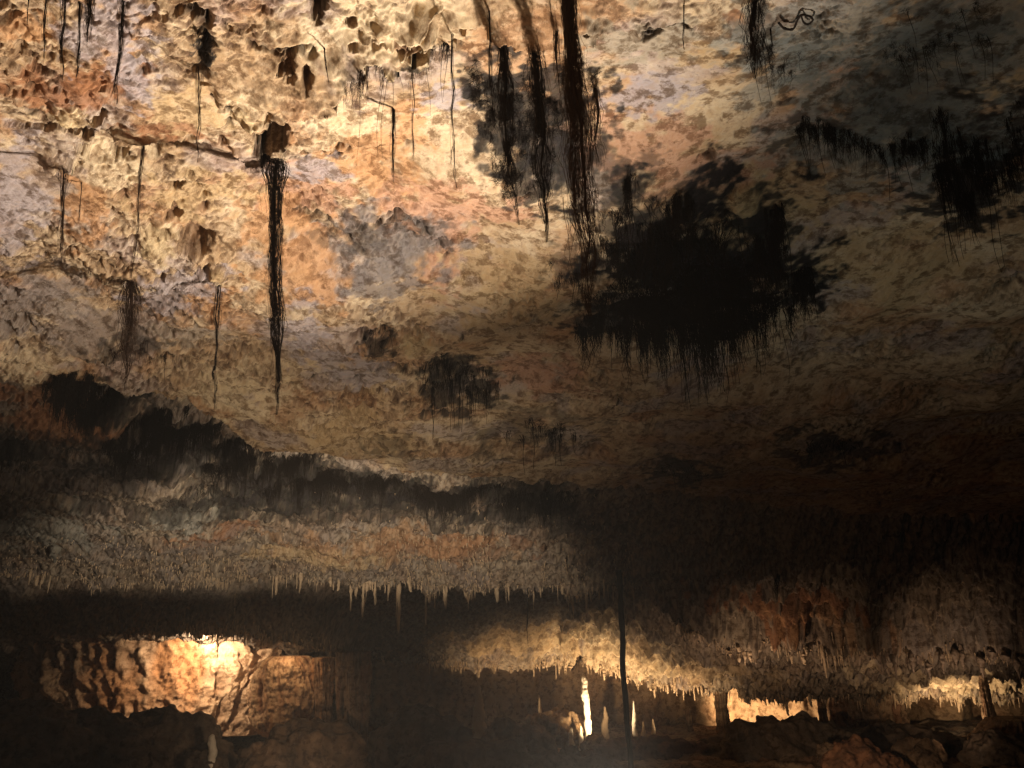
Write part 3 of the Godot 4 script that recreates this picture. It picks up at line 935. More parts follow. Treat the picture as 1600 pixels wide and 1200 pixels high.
func build_boulders() -> void:
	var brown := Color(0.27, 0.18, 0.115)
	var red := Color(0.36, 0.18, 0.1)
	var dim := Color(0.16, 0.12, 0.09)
	var tan_ := Color(0.42, 0.3, 0.18)
	# centre, half sizes in pixels, depth, knobs, colour
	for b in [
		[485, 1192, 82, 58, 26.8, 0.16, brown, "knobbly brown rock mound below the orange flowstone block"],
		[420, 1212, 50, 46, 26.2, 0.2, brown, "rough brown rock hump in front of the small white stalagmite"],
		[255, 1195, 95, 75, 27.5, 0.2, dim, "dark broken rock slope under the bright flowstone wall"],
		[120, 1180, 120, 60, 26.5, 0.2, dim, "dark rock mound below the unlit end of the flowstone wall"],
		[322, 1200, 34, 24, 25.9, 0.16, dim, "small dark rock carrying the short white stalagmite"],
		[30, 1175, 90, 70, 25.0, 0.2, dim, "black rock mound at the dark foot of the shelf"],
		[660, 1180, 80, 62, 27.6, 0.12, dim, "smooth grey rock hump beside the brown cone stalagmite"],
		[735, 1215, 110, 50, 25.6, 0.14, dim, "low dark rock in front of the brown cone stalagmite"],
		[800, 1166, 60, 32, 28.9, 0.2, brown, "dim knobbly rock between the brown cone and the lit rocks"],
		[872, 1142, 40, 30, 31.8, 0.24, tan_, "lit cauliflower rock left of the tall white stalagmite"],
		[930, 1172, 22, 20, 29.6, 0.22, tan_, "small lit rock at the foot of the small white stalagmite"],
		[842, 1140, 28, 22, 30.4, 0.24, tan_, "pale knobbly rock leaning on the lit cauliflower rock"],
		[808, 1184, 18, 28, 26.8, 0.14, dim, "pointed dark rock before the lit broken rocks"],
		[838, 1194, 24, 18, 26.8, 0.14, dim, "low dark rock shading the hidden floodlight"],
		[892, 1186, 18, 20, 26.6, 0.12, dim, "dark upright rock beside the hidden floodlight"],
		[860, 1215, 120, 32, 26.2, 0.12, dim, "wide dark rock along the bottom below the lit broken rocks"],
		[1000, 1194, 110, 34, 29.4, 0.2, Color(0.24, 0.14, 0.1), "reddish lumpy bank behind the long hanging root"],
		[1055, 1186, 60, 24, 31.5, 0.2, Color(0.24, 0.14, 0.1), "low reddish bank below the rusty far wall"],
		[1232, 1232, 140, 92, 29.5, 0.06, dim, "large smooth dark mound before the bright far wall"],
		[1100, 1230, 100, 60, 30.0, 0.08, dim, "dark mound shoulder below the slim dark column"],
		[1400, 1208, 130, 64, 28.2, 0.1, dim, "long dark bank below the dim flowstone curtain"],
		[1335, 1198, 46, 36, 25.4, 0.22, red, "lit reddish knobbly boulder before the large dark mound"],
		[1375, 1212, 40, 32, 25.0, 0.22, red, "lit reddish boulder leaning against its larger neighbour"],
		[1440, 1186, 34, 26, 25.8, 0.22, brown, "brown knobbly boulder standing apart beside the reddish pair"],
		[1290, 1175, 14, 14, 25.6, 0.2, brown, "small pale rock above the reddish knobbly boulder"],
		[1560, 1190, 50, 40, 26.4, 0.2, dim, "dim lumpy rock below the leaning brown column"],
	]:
		boulder(b[0], b[1], b[2], b[3], b[4], b[5], b[6], b[7])


# an added bank, out of view, that cuts the low rays of the shelf lamps
func build_light_baffle() -> void:
	var o := node_of(sheet(40, 160, func(i: int, j: int) -> Vector3:
		var x := -13.0 + 16.0 * j / 159.0
		var t := i / 39.0 * 2.0 - 1.0
		var top := 0.95 + 0.05 * n_mid.get_noise_2d(x * 1.3, 5.0) + 0.02 * n_fine.get_noise_2d(x, 8.0)
		return Vector3(x, lerpf(-0.7, top, sqrt(maxf(0.0, 1.0 - t * t))), -15.6 - 0.45 * t + 0.1 * n_mid.get_noise_2d(x, t)), func(p: Vector3, _i: int, _j: int) -> Color: return rock_tone(p)), rock_mat, "added_light_baffle")
	tag(o, "added low rock baffle out of view, cutting low rays of the shelf floodlights", "rock")


func boulder(px: float, py: float, rx: float, ry: float, depth: float, knobs: float, tint: Color, label: String) -> void:
	var c := at(px, py, depth)
	var s := px_size(depth)
	var size := Vector3(rx * s, ry * s, minf(rx, ry) * 0.9 * s)
	var rows := 64
	var cols := 120
	mv.resize(rows * cols)
	mn.resize(rows * cols)
	mc.resize(rows * cols)
	for i in rows:
		var v := PI * i / (rows - 1)
		for j in cols:
			var a := TAU * j / (cols - 1)
			var u := Vector3(sin(v) * cos(a), cos(v), sin(v) * sin(a))
			var w := u * size + c
			var cell := n_cell.get_noise_3d(w.x * 0.9, w.y * 0.9, w.z * 0.9)
			var k := 1.0 + 0.18 * n_mid.get_noise_3d(w.x, w.y, w.z)
			var bump := -knobs * 0.75 * (cell + 0.55) + knobs * 0.8 * n_mid.get_noise_3d(w.x * 1.7, w.y * 1.7 + 30.0, w.z * 1.7) + 0.06 * n_fine.get_noise_3d(w.x, w.y, w.z)
			var p := u * size * k + u * bump
			mv[i * cols + j] = p
			var t := 0.75 + 0.6 * n_tone.get_noise_3d(w.x * 2.0, w.y * 2.0, w.z * 2.0)
			var dk := smoothstep(-0.75, -0.1, cell)
			mc[i * cols + j] = Color(tint.r * t, tint.g * t, tint.b * t).lerp(Color(0.07, 0.045, 0.03), dk * 0.45)
	for i in rows - 1:
		for j in cols - 1:
			var k := i * cols + j
			mi.append_array([k, k + cols, k + 1, k + 1, k + cols, k + cols + 1])
	grid_normals(rows, cols, true)
	for k in mn.size():
		mn[k] = -mn[k] if mn[k].dot(mv[k]) < 0.0 else mn[k]
	var o := node_of(commit_mesh(), rock_mat, "boulder")
	o.position = c
	tag(o, label, "rock")


# ------------------------------------------------------------------ stalagmites and stalactites
func spike_mesh(profile: Array, length: float, up: bool, lumps: float, seed_: float, bend: float, rows := 26, cols := 12) -> ArrayMesh:
	mv.resize(rows * cols)
	mn.resize(rows * cols)
	var xs := PackedFloat32Array()
	var ys := PackedFloat32Array()
	for p in profile:
		xs.append(p[0])
		ys.append(p[1])
	for i in rows:
		var t := float(i) / (rows - 1)
		var r := lookup(xs, ys, t)
		for j in cols:
			var a := TAU * j / (cols - 1)
			var k := r * (1.0 + lumps * (n_mid.get_noise_3d(cos(a) * 0.6 + seed_, sin(a) * 0.6, t * length * 3.0) * 1.4 + 0.8 * n_mid.get_noise_2d(seed_ * 3.0, t * length * 5.0)))
			if i == rows - 1:
				k *= 0.1
			mv[i * cols + j] = Vector3(cos(a) * k + bend * t * t + 0.4 * r * n_mid.get_noise_2d(t * 2.0, seed_), (t if up else -t) * length, sin(a) * k)
	for i in rows - 1:
		for j in cols - 1:
			var k := i * cols + j
			if up:
				mi.append_array([k, k + 1, k + cols, k + 1, k + cols + 1, k + cols])
			else:
				mi.append_array([k, k + cols, k + 1, k + 1, k + cols, k + cols + 1])
	grid_normals(rows, cols, true)
	for k in mn.size():
		mn[k] = -mn[k] if mn[k].dot(Vector3(mv[k].x - bend * pow(mv[k].y / length, 2), 0, mv[k].z)) < 0.0 else mn[k]
	return commit_mesh()


func stalagmite(px: float, base: float, tip_px: float, tip: float, wide: float, depth: float, mat: Material, profile: Array, lumps: float, label: String) -> void:
	var p := at(px, base, depth)
	var q := at(tip_px, tip, depth)
	var foot := minf(p.y, floor_y(p.x, depth)) - 0.05
	var s := px_size(depth) * wide * 0.5
	var prof := []
	for e in profile:
		prof.append([e[0], e[1] * s])
	var o := node_of(spike_mesh(prof, q.y - foot, true, lumps, px * 0.17, (q.x - p.x) * 0.6, 60, 24), mat, "stalagmite")
	o.position = Vector3(p.x, foot, p.z)
	o.rotation.z = -atan2((q.x - p.x) * 0.4, q.y - foot)
	tag(o, label, "stalagmite")


func build_stalagmites() -> void:
	var post := [[0.0, 0.9], [0.1, 0.8], [0.5, 1.0], [0.8, 1.05], [0.93, 0.85], [0.98, 0.55], [1.0, 0.2]]
	var cone := [[0.0, 2.3], [0.15, 1.7], [0.35, 1.15], [0.6, 0.85], [0.75, 0.8], [0.78, 0.62], [0.92, 0.5], [1.0, 0.3]]
	var stub := [[0.0, 1.1], [0.4, 1.0], [0.75, 0.75], [1.0, 0.25]]
	var tanm := white_mat.duplicate() as StandardMaterial3D
	tanm.albedo_color = Color(0.4, 0.29, 0.18).linear_to_srgb()
	stalagmite(919, 1142, 911, 1055, 10, 31.3, white_mat, post, 0.24, "tall slim white stalagmite glowing under the lit middle shelf")
	stalagmite(908, 1158, 907, 1134, 6, 31.0, white_mat, stub, 0.2, "short white stalagmite at the foot of the tall white one")
	stalagmite(893, 1156, 893, 1137, 8, 31.1, white_mat, stub, 0.2, "stubby white stalagmite beside the lit cauliflower rock")
	stalagmite(991, 1146, 990, 1095, 8, 31.3, white_mat, [[0.0, 1.0], [0.3, 0.9], [0.6, 0.7], [1.0, 0.2]], 0.25, "slender pale stalagmite just past the long hanging root")
	stalagmite(752, 1176, 747, 1071, 19, 29.0, tanm, cone, 0.2, "tall brown cone stalagmite with a stepped tip before the black void")
	stalagmite(332, 1182, 332, 1147, 11, 25.6, white_mat, post, 0.2, "short white stalagmite in the dark hollow under the orange flowstone")
	stalagmite(844, 1126, 843, 1090, 7, 33.0, tanm, stub, 0.25, "dim thin stalagmite in the haze before the black void")
	stalagmite(1005, 1148, 1005, 1127, 7, 31.0, tanm, stub, 0.2, "brown stub stalagmite beside the slender pale one")
	stalagmite(1020, 1142, 1020, 1123, 6, 31.4, tanm, stub, 0.2, "smallest brown stub stalagmite on the reddish bank")
	stalagmite(945, 1130, 945, 1104, 9, 33.2, tanm, stub, 0.25, "faint brown stalagmite behind the tall white one")
	stalagmite(690, 1150, 690, 1120, 9, 32.0, tanm, stub, 0.25, "faint stalagmite on the floor left of the brown cone")


var straw_n := 0


# hang one stalactite: px, py of its tip, length and width in pixels
func stalactite(source: MeshInstance3D, px: float, py_top: float, len_px: float, wide_px: float, depth: float, label: String, group: String) -> void:
	var o: MeshInstance3D = source.duplicate()
	o.name = numbered("stalactite")
	add_child(o)
	var p := at(px, py_top, depth)
	var s := px_size(depth)
	var y := ceiling_y(p.x, depth) + (0.03 if depth < 27.0 and px > 1040.0 else 0.1)
	var bottom := p.y - len_px * s
	o.position = Vector3(p.x, y, -depth)
	o.scale = Vector3(wide_px * s, maxf(y - bottom, 0.08), wide_px * s)
	o.rotation.y = rng.randf() * TAU
	for k in ["label", "category", "group"]:
		if o.has_meta(k):
			o.remove_meta(k)
	tag(o, label, "stalactite", group)


func build_stalactites() -> void:
	var kinds: Array[MeshInstance3D] = []
	for k in 6:
		var prof: Array = [[[0.0, 0.04], [0.16, 0.48], [0.3, 0.5], [0.9, 0.4], [1.0, 0.2]], [[0.0, 0.04], [0.2, 0.62], [0.35, 0.6], [0.7, 0.36], [1.0, 0.08]], [[0.0, 0.04], [0.18, 0.55], [0.5, 0.5], [1.0, 0.25]]][k % 3]
		var m := MeshInstance3D.new()
		m.mesh = spike_mesh(prof, 1.0, false, 0.42, 3.7 * k + 1.0, 0.5 * (k - 2.5) / 2.5, 22, 9)
		m.material_override = straw_mat
		kinds.append(m)
	# rows of straws along the lips: x from, x to, how many, longest, depth, words
	for r in [
		[2, 95, 11, 44, 25.9, 880, "thin buff stalactite in the curtain under the dim shelf end", "stalactites under the dim shelf end"],
		[425, 590, 26, 40, 26.0, 885, "thin buff stalactite under the yellowish part of the middle shelf", "stalactites under the yellowish shelf part"],
		[545, 625, 20, 62, 26.0, 890, "orange lit straw stalactite in the longest cluster of the middle shelf", "stalactites in the longest cluster"],
		[630, 800, 26, 44, 26.3, 905, "dim grey straw stalactite hanging behind the middle shelf", "straws behind the middle shelf"],
		[800, 1000, 26, 40, 26.2, 905, "short pale straw stalactite towards the shaded end of the middle shelf", "straws near the shaded shelf end"],
		[1060, 1230, 24, 22, 26.0, 985, "short stalactite under the near part of the red rock band", "stalactites under the red rock band"],
		[1230, 1330, 20, 40, 26.0, 1000, "long thin stalactite under the middle of the red rock band", "long stalactites under the red band"],
		[830, 1000, 30, 22, 31.9, 1030, "brightly lit straw stalactite under the glowing middle lip", "straws under the glowing lip"],
		[1000, 1110, 24, 18, 32.0, 1055, "pale straw stalactite on the lip past the hanging root", "straws past the hanging root"],
		[1330, 1580, 34, 20, 32.0, 1075, "lit straw stalactite on the long lip by the leaning column", "straws on the long lip"],
		[1110, 1330, 24, 16, 32.0, 1070, "dim straw stalactite on the lip above the bright far wall", "straws above the bright wall"],
	]:
		for k in int(r[2]):
			var px: float = lerpf(r[0], r[1], (k + rng.randf_range(0.1, 0.9)) / r[2])
			var depth: float = r[4] + rng.randf_range(-0.5, 0.12)
			if depth < 27.0 and px > 1040.0:
				depth = lip2_depth(at(px, 1000, 26.0).x) + rng.randf_range(-0.1, 0.08)
			if depth > 30.0:
				depth = lip3_depth(at(px, 1050, 32.0).x) + rng.randf_range(-0.35, 0.05)
			var p := at(px, 900, depth)
			# its own length below the rock, mostly short ones
			var l: float = r[3] * (0.25 + 0.75 * pow(rng.randf(), 2.2))
			var top_px := 600.0 - 0.0
			var y := ceiling_y(p.x, depth)
			# the row of the picture where the rock stands at this place
			top_px = row_px(px, depth, y)
			stalactite(kinds[rng.randi() % 6], px, top_px, l, 1.6 + 5.0 * pow(rng.randf(), 2.4), depth, r[6], r[7])
	# single ones that stand out
	for s in [[624, 905, 78, 6, 25.9, 3, "long white tapering stalactite alone beside the longest cluster"], [776, 912, 36, 7, 26.0, 2, "short thick grey stalactite under the middle shelf"], [1053, 1085, 26, 4, 31.8, 0, "long lit straw dangling lowest from the long lip"],
			[915, 925, 52, 4, 26.1, 0, "thin pale straw hanging alone above the glowing lip"], [1228, 1048, 22, 4, 31.8, 0, "single lit straw over the slim column gap"]]:
		var p := at(s[0], 900, s[4])
		stalactite(kinds[s[5]], s[0], row_px(s[0], s[4], ceiling_y(p.x, s[4])), s[2], s[3], s[4], s[6], "")
	# broad dark cones hanging along the far end of the red band
	var dm := straw_mat.duplicate() as StandardMaterial3D
	dm.albedo_color = Color(0.17, 0.12, 0.085).linear_to_srgb()
	for k in 11:
		var px := 1376.0 + k * 21.0 + rng.randf_range(-7, 7)
		var m := spike_mesh([[0.0, 0.05], [0.25, 0.8], [0.4, 0.85], [0.65, 0.55], [1.0, 0.1]], 1.0, false, 0.35, 9.1 * k, rng.randf_range(-0.05, 0.05), 22, 14)
		var o := node_of(m, dm, "stalactite")
		var depth := lip2_depth(at(px, 1000, 26.0).x) - 0.06
		var x := at(px, 1000, depth).x
		var y := ceiling_y(x, depth) + 0.04
		o.position = Vector3(x, y, -depth)
		var w := rng.randf_range(0.07, 0.15)
		o.scale = Vector3(w, 0.04 + rng.randf_range(0.3, 0.8), w)
		tag(o, "broad dark cone stalactite in the row beyond the red rock band", "stalactite", "dark cones beyond the red band")
	# the finest fringes, past counting
	fringe("fine bristle of tiny stalactites along the lip over the flowstone niche", 150, 560, 28.4, 900, 11.0)
	fringe("fine bristle of tiny stalactites along the lip over the black void", 560, 1010, 31.9, 900, 9.0)
	fringe("fine bristle of tiny stalactites along the grey lip above the far walls", 1010, 1620, 31.9, 1300, 9.0)
	fringe("short bristle of tiny stalactites along the edge of the middle shelf", -20, 1000, 26.0, 1500, 10.0)
	fringe("sparse crust of tiny stalactites over the underside of the middle shelf", -20, 1000, 25.6, 5200, 5.5, 1.9)
	fringe("short bristle of tiny stalactites along the red rock band", 1040, 1620, 25.9, 900, 12.0)
	for m in kinds:
		m.free()


func row_px(px: float, depth: float, y: float) -> float:
	var lo := 300.0
	var hi := 1300.0
	for k in 24:
		var m := (lo + hi) * 0.5
		if at(px, m, depth).y > y:
			lo = m
		else:
			hi = m
	return (lo + hi) * 0.5


func fringe(label: String, x0: float, x1: float, depth: float, count: int, longest: float, spread := 0.3) -> void:
	for k in count:
		var px := rng.randf_range(x0, x1)
		var lip := depth
		var p := at(px, 1000, depth)
		if depth > 27.0:
			lip = lip3_depth(p.x)
		else:
			lip = lip2_depth(p.x)
		var d := lip - absf(rng.randfn(0.0, 0.09 if depth < 27.0 and x0 > 1000.0 else spread)) + 0.1
		var x := p.x * d / depth
		var y := ceiling_y(x, d)
		var s := px_size(d)
		var clump := n_mid.get_noise_2d(x * 1.7, 300.0)
		if clump < -0.12 and rng.randf() < 0.8:
			continue
		var l := longest * s * (0.2 + 0.8 * pow(rng.randf(), 2.0)) * (0.75 + 1.3 * maxf(clump, -0.3))
		add_cone(Vector3(x, y + 0.03, -d), l + 0.03, s * rng.randf_range(0.7, 1.5))
	var o := node_of(commit_mesh(), straw_mat, "stalactite_fringe")
	tag(o, label, "stalactites", "", "stuff")


func add_cone(p: Vector3, length: float, r: float) -> void:
	var b := mv.size()
	var lean := Vector3(rng.randf_range(-0.06, 0.06), 0, rng.randf_range(-0.06, 0.06)) * length
	for k in 4:
		var a := TAU * k / 4.0
		var n := Vector3(cos(a), 0, sin(a))
		mv.append(p + n * r)
		mn.append(n)
	for k in 4:
		var a := TAU * k / 4.0
		var n := Vector3(cos(a), 0, sin(a))
		mv.append(p + lean + Vector3(0, -length, 0) + n * r * 0.25)
		mn.append(n)
	for k in 4:
		var m := (k + 1) % 4
		mi.append_array([b + k, b + k + 4, b + m, b + m, b + k + 4, b + m + 4])


# ------------------------------------------------------------------ roots
# one hair-like strand as a three-sided tube
func strand(points: PackedVector3Array, r0: float, r1: float) -> void:
	var n := points.size()
	var b := mv.size()
	for i in n:
		var t := float(i) / (n - 1)
		var r := lerpf(r0, r1, t)
		var dir := (points[mini(i + 1, n - 1)] - points[maxi(i - 1, 0)]).normalized()
		var side := dir.cross(Vector3(0.31, 0.17, 0.94)).normalized()
		var other := dir.cross(side)
		for k in 3:
			var a := TAU * k / 3.0
			var o := side * cos(a) + other * sin(a)
			mv.append(points[i] + o * r)
			mn.append(o)
	for i in n - 1:
		for k in 3:
			var m := (k + 1) % 3
			var c := b + i * 3
			mi.append_array([c + k, c + m, c + 3 + k, c + m, c + 3 + m, c + 3 + k])


func hanging(p: Vector3, length: float, wob: float, drift: Vector3, r: float, curl := 0.0) -> void:
	var n := clampi(int(length / 0.12) + 3, 4, 16)
	var pts := PackedVector3Array()
	var ph := rng.randf() * 20.0
	var ph2 := rng.randf() * 20.0
	for i in n:
		var t := float(i) / (n - 1)
		var q := p + Vector3(0, -length * t, 0) + drift * t * (1.6 - 0.6 * t)
		q.x += wob * (sin(ph + t * (2.0 + length * 3.0)) - sin(ph)) + curl * sin(ph2 + t * 9.0) * t
		q.z += wob * (sin(ph2 + t * (2.3 + length * 3.0)) - sin(ph2)) + curl * cos(ph2 + t * 8.0) * t
		pts.append(q)
	strand(pts, r, r * 0.45)


# roots wander a little on their way down
func kink(t: float, length: float, key: float) -> float:
	return minf(0.018 * length, 0.028) * t * (n_mid.get_noise_2d(t * length * 1.6, key * 3.0) * 1.6 + n_fine.get_noise_2d(t * length * 1.2, key) * 0.7)


# a bundle of roots: hung at (px, py), reaching down to tip_py; width profile in pixels
func root_bundle(label: String, px: float, py: float, tip_px: float, tip_py: float, widths: Array, count: int, mat: Material, depth := 0.0, loose := 0.3) -> void:
	var h := hit(px, py)
	if depth > 0.0:
		h = Vector2(at(px, py, depth).x, depth)
	var top := Vector3(h.x, ceiling_y(h.x, h.y) + 0.05, -h.y)
	var tip := at(tip_px, tip_py, h.y)
	var length := top.y - tip.y
	var s := px_size(h.y)
	var xs := PackedFloat32Array()
	var ys := PackedFloat32Array()
	for w in widths:
		xs.append(w[0])
		ys.append((w[1] + 2.0 * w[0]) * s * 0.5)
	var root := Node3D.new()
	root.name = numbered("hanging_root")
	add_child(root)
	root.position = top
	tag(root, label, "root")
	var lean := tip.x - top.x
	# the main root down the middle
	var pts := PackedVector3Array()
	var n := 14
	var ph := rng.randf() * 10.0
	var r_main := clampf(lookup(xs, ys, 0.4) * 0.3, 0.006, 0.03)
	for i in n:
		var t := float(i) / (n - 1)
		pts.append(Vector3(lean * t + kink(t, length, px) + 0.3 * lookup(xs, ys, t) * sin(ph + t * 7.0), -length * t * 0.95, 0.3 * lookup(xs, ys, t) * cos(ph + t * 6.0)))
	strand(pts, r_main, 0.003)
	node_of(commit_mesh(), mat, "main_root", root)
	# rootlets that cling along it
	for k in count:
		var from := 0.0 if rng.randf() < 0.45 else pow(rng.randf(), 1.2) * 0.85
		var to := minf(1.0, from + rng.randf_range(0.15, 0.75))
		if rng.randf() < 0.25:
			to = minf(1.0, from + 0.95)
		var a := rng.randf() * TAU
		var rad := sqrt(rng.randf())
		var m := clampi(int((to - from) * length / 0.14) + 3, 4, 18)
		var q := PackedVector3Array()
		var f1 := rng.randf() * 20.0
		var f2 := rng.randf() * 20.0
		var tine := rng.randi() % 3
		var fork := (tine - 1) * 0.05 * length * (0.6 + 0.4 * sin(px))
		var split := 0.5 + 0.12 * tine
		if tine != 1:
			to = minf(to, 0.8 + 0.12 * sin(px * 1.7 + tine))
			from = minf(from, to - 0.1)
		var fl := loose * rng.randf()
		var fly := rng.randf_range(0.3, 1.6) if rng.randf() < 0.22 else 0.0
		if fly > 0.0:
			to = minf(1.0, from + rng.randf_range(0.08, 0.3))
		for i in m:
			var u := float(i) / (m - 1)
			var t := lerpf(from, to, u)
			var w := lookup(xs, ys, t) * (1.0 + 0.5 * n_mid.get_noise_2d(t * length * 2.2, px)) * (1.0 + fly * u)
			var rr := w * rad * (1.0 + fl * sin(f1 + u * 5.0))
			q.append(Vector3(lean * t + kink(t, length, px) + fork * maxf(0.0, t - split) + cos(a + 0.8 * sin(f2 + u * 3.0)) * rr, -length * t, sin(a + 0.8 * sin(f1 + u * 3.0)) * rr))
		strand(q, rng.randf_range(0.35, 0.6) * s, 0.2 * s)
	if count > 0:
		var o := node_of(commit_mesh(), mat, "rootlets", root)
		o.set_meta("kind", "stuff")


func build_roots() -> void:
	var B := root_brown_mat
	var K := root_mat
	root_bundle("longest and thickest brown root bundle, hanging in front of the black root mat", 884, -60, 921, 494, [[0, 30], [0.2, 30], [0.4, 40], [0.55, 48], [0.75, 44], [0.88, 36], [0.96, 16], [1, 4]], 420, B)
	root_bundle("thick black root bundle with a frayed tip beside the longest brown one", 836, 78, 856, 378, [[0, 20], [0.3, 28], [0.6, 32], [0.78, 26], [0.86, 8], [1, 3]], 190, K)
	root_bundle("bushy dark root bundle swelling low, two bundles before the longest one", 786, 92, 804, 352, [[0, 12], [0.25, 30], [0.5, 24], [0.6, 12], [0.7, 30], [0.8, 30], [0.88, 8], [1, 3]], 170, K)
	root_bundle("thin dark root strand left of the bushy bundle", 764, 30, 768, 200, [[0, 6], [0.3, 10], [0.6, 6], [1, 2]], 24, K)
	root_bundle("thin frayed root beside the top of the longest brown bundle", 868, 40, 874, 150, [[0, 10], [0.5, 12], [1, 4]], 40, B)
	root_bundle("wispy brown rootlets clinging at the outer side of the longest bundle", 932, 150, 934, 262, [[0, 8], [0.4, 26], [0.8, 22], [1, 10]], 60, B)
	root_bundle("broad black root hanging below the deep hollow in the lit ceiling", 428, 272, 433, 648, [[0, 40], [0.06, 46], [0.12, 34], [0.25, 26], [0.4, 24], [0.55, 26], [0.68, 20], [0.78, 8], [1, 2]], 260, K)
	root_bundle("thin root cord with a thick brown brush at its lower end, upper cord", 222, 236, 206, 436, [[0, 12], [0.15, 6], [0.5, 5], [0.8, 4], [1, 6]], 26, B)
	root_bundle("thick brown root brush hanging from the end of the thin cord", 205, 424, 199, 610, [[0, 12], [0.2, 28], [0.6, 30], [0.75, 22], [0.85, 8], [1, 3]], 170, B)
	root_bundle("slim dark root with a long thread tip near the flaked hollow", 342, 432, 335, 640, [[0, 12], [0.15, 12], [0.3, 8], [0.4, 3], [1, 2]], 44, K)
	root_bundle("thin reddish root threads below the small dark ledge", 101, 268, 94, 412, [[0, 20], [0.3, 12], [0.6, 7], [1, 3]], 40, B)
	root_bundle("single thin root thread beside the reddish threads", 126, 290, 124, 350, [[0, 4], [1, 2]], 6, B)
	root_bundle("dark knotted root clump in the crack at the top of the lit ceiling", 321, 66, 322, 112, [[0, 16], [0.4, 34], [0.8, 30], [1, 14]], 110, K)
	root_bundle("long thin threads trailing under the dark knotted clump", 309, 108, 310, 262, [[0, 14], [0.4, 10], [1, 3]], 14, B)
	root_bundle("short dark spindle shaped root below the fringed ledge", 614, 186, 614, 292, [[0, 4], [0.15, 9], [0.5, 9], [0.7, 5], [1, 2]], 30, K)
	root_bundle("long thin thread with a dark knob where it leaves the rock", 706, 62, 709, 308, [[0, 8], [0.1, 5], [0.4, 4], [1, 2]], 12, K)
	root_bundle("thin brown thread between the fringed ledge and the knobbed thread", 644, 126, 648, 252, [[0, 6], [1, 2]], 8, B)
	root_bundle("fine root threads at the upper rim of the fringed ledge, short", 506, 68, 512, 132, [[0, 5], [0.6, 6], [1, 2]], 10, B)
	root_bundle("ragged dark rootlets streaking the lilac stained rock, longest of them", 190, 0, 182, 172, [[0, 18], [0.3, 10], [1, 3]], 60, K)
	root_bundle("ragged dark rootlets in a broad streak beside the lilac stain", 140, -10, 136, 70, [[0, 22], [0.5, 18], [1, 6]], 80, K)
	root_bundle("thin forked rootlets between two ragged streaks", 98, -10, 94, 126, [[0, 26], [0.3, 12], [1, 4]], 50, K)
	root_bundle("thin rootlet streak ending over the rust patch", 122, 20, 119, 128, [[0, 10], [0.5, 7], [1, 3]], 26, K)
	root_bundle("short root streak over the orange patch at the dim corner", 69, 10, 66, 98, [[0, 7], [0.7, 7], [1, 2]], 20, K)
	root_bundle("faint short rootlet at the corner above the orange patch", 42, -6, 42, 42, [[0, 6], [1, 2]], 12, K)
	root_bundle("dark shaggy root bundle on the greenish unlit rock", 1178, 0, 1178, 122, [[0, 30], [0.4, 34], [0.75, 22], [1, 5]], 150, K)
	root_bundle("lone straight thread on the pale grey rock", 1068, 0, 1070, 82, [[0, 4], [1, 2]], 6, K)
	root_bundle("hair thin thread next to the shaggy greenish bundle", 1204, 40, 1206, 80, [[0, 6], [1, 2]], 8, K)
	root_bundle("thin dark root reaching down across the glowing middle lip", 824, 922, 825, 1006, [[0, 4], [1, 3]], 6, K, 25.8)
	root_bundle("dark root stub hanging before the red rock band", 1212, 872, 1212, 934, [[0, 10], [0.8, 9], [1, 4]], 30, K, 24.5)
	# the tap root that reaches the floor
	var d := 25.2
	var top := at(968, 926, d)
	top.y = ceiling_y(top.x, d) + 0.1
	var foot := at(984, 1200, d)
	foot.y = floor_y(foot.x, d) - 0.1
	var pts := PackedVector3Array()
	for i in 24:
		var t := i / 23.0
		var q := top.lerp(foot, t)
		q.x += 0.025 * sin(t * 9.0) + 0.015 * sin(t * 23.0)
		pts.append(q)
	var r := 4.2 * px_size(d)
	tube(pts, r * 1.1, r * 0.85, 8)
	var o := node_of(commit_mesh(), root_mat, "tap_root")
	tag(o, "long dark tap root reaching from the shelf down to the floor", "root")
	# the curled root
	pts = PackedVector3Array()
	for e in [[1215, 22], [1224, 34], [1238, 36], [1244, 26], [1250, 14], [1262, 10], [1268, 18], [1262, 29], [1254, 24], [1250, 12]]:
		var h := hit(e[0], e[1])
		pts.append(Vector3(h.x, ceiling_y(h.x, h.y) - 0.05, -h.y))
	tube(smooth(pts, 6), 0.011, 0.008, 6)
	o = node_of(commit_mesh(), root_mat, "curled_root")
	tag(o, "black curled root loop lying against the greenish rock", "root")


func smooth(p: PackedVector3Array, k: int) -> PackedVector3Array:
	var out := PackedVector3Array()
	for i in p.size() - 1:
		for j in k:
			out.append(p[i].cubic_interpolate(p[i + 1], p[maxi(i - 1, 0)], p[mini(i + 2, p.size() - 1)], float(j) / k))
	out.append(p[p.size() - 1])
	return out


func tube(points: PackedVector3Array, r0: float, r1: float, sides: int) -> void:
	var n := points.size()
	var b := mv.size()
	for i in n:
		var t := float(i) / (n - 1)
		var r := lerpf(r0, r1, t) * (1.0 + 0.25 * n_mid.get_noise_2d(i * 0.7, points[0].x * 10.0))
		var dir := (points[mini(i + 1, n - 1)] - points[maxi(i - 1, 0)]).normalized()
		var side := dir.cross(Vector3(0.31, 0.17, 0.94)).normalized()
		var other := dir.cross(side)
		for k in sides:
			var a := TAU * k / sides
			var o := side * cos(a) + other * sin(a)
			mv.append(points[i] + o * r)
			mn.append(o)
	for i in n - 1:
		for k in sides:
			var m := (k + 1) % sides
			var c := b + i * sides
			mi.append_array([c + k, c + m, c + sides + k, c + m, c + sides + m, c + sides + k])


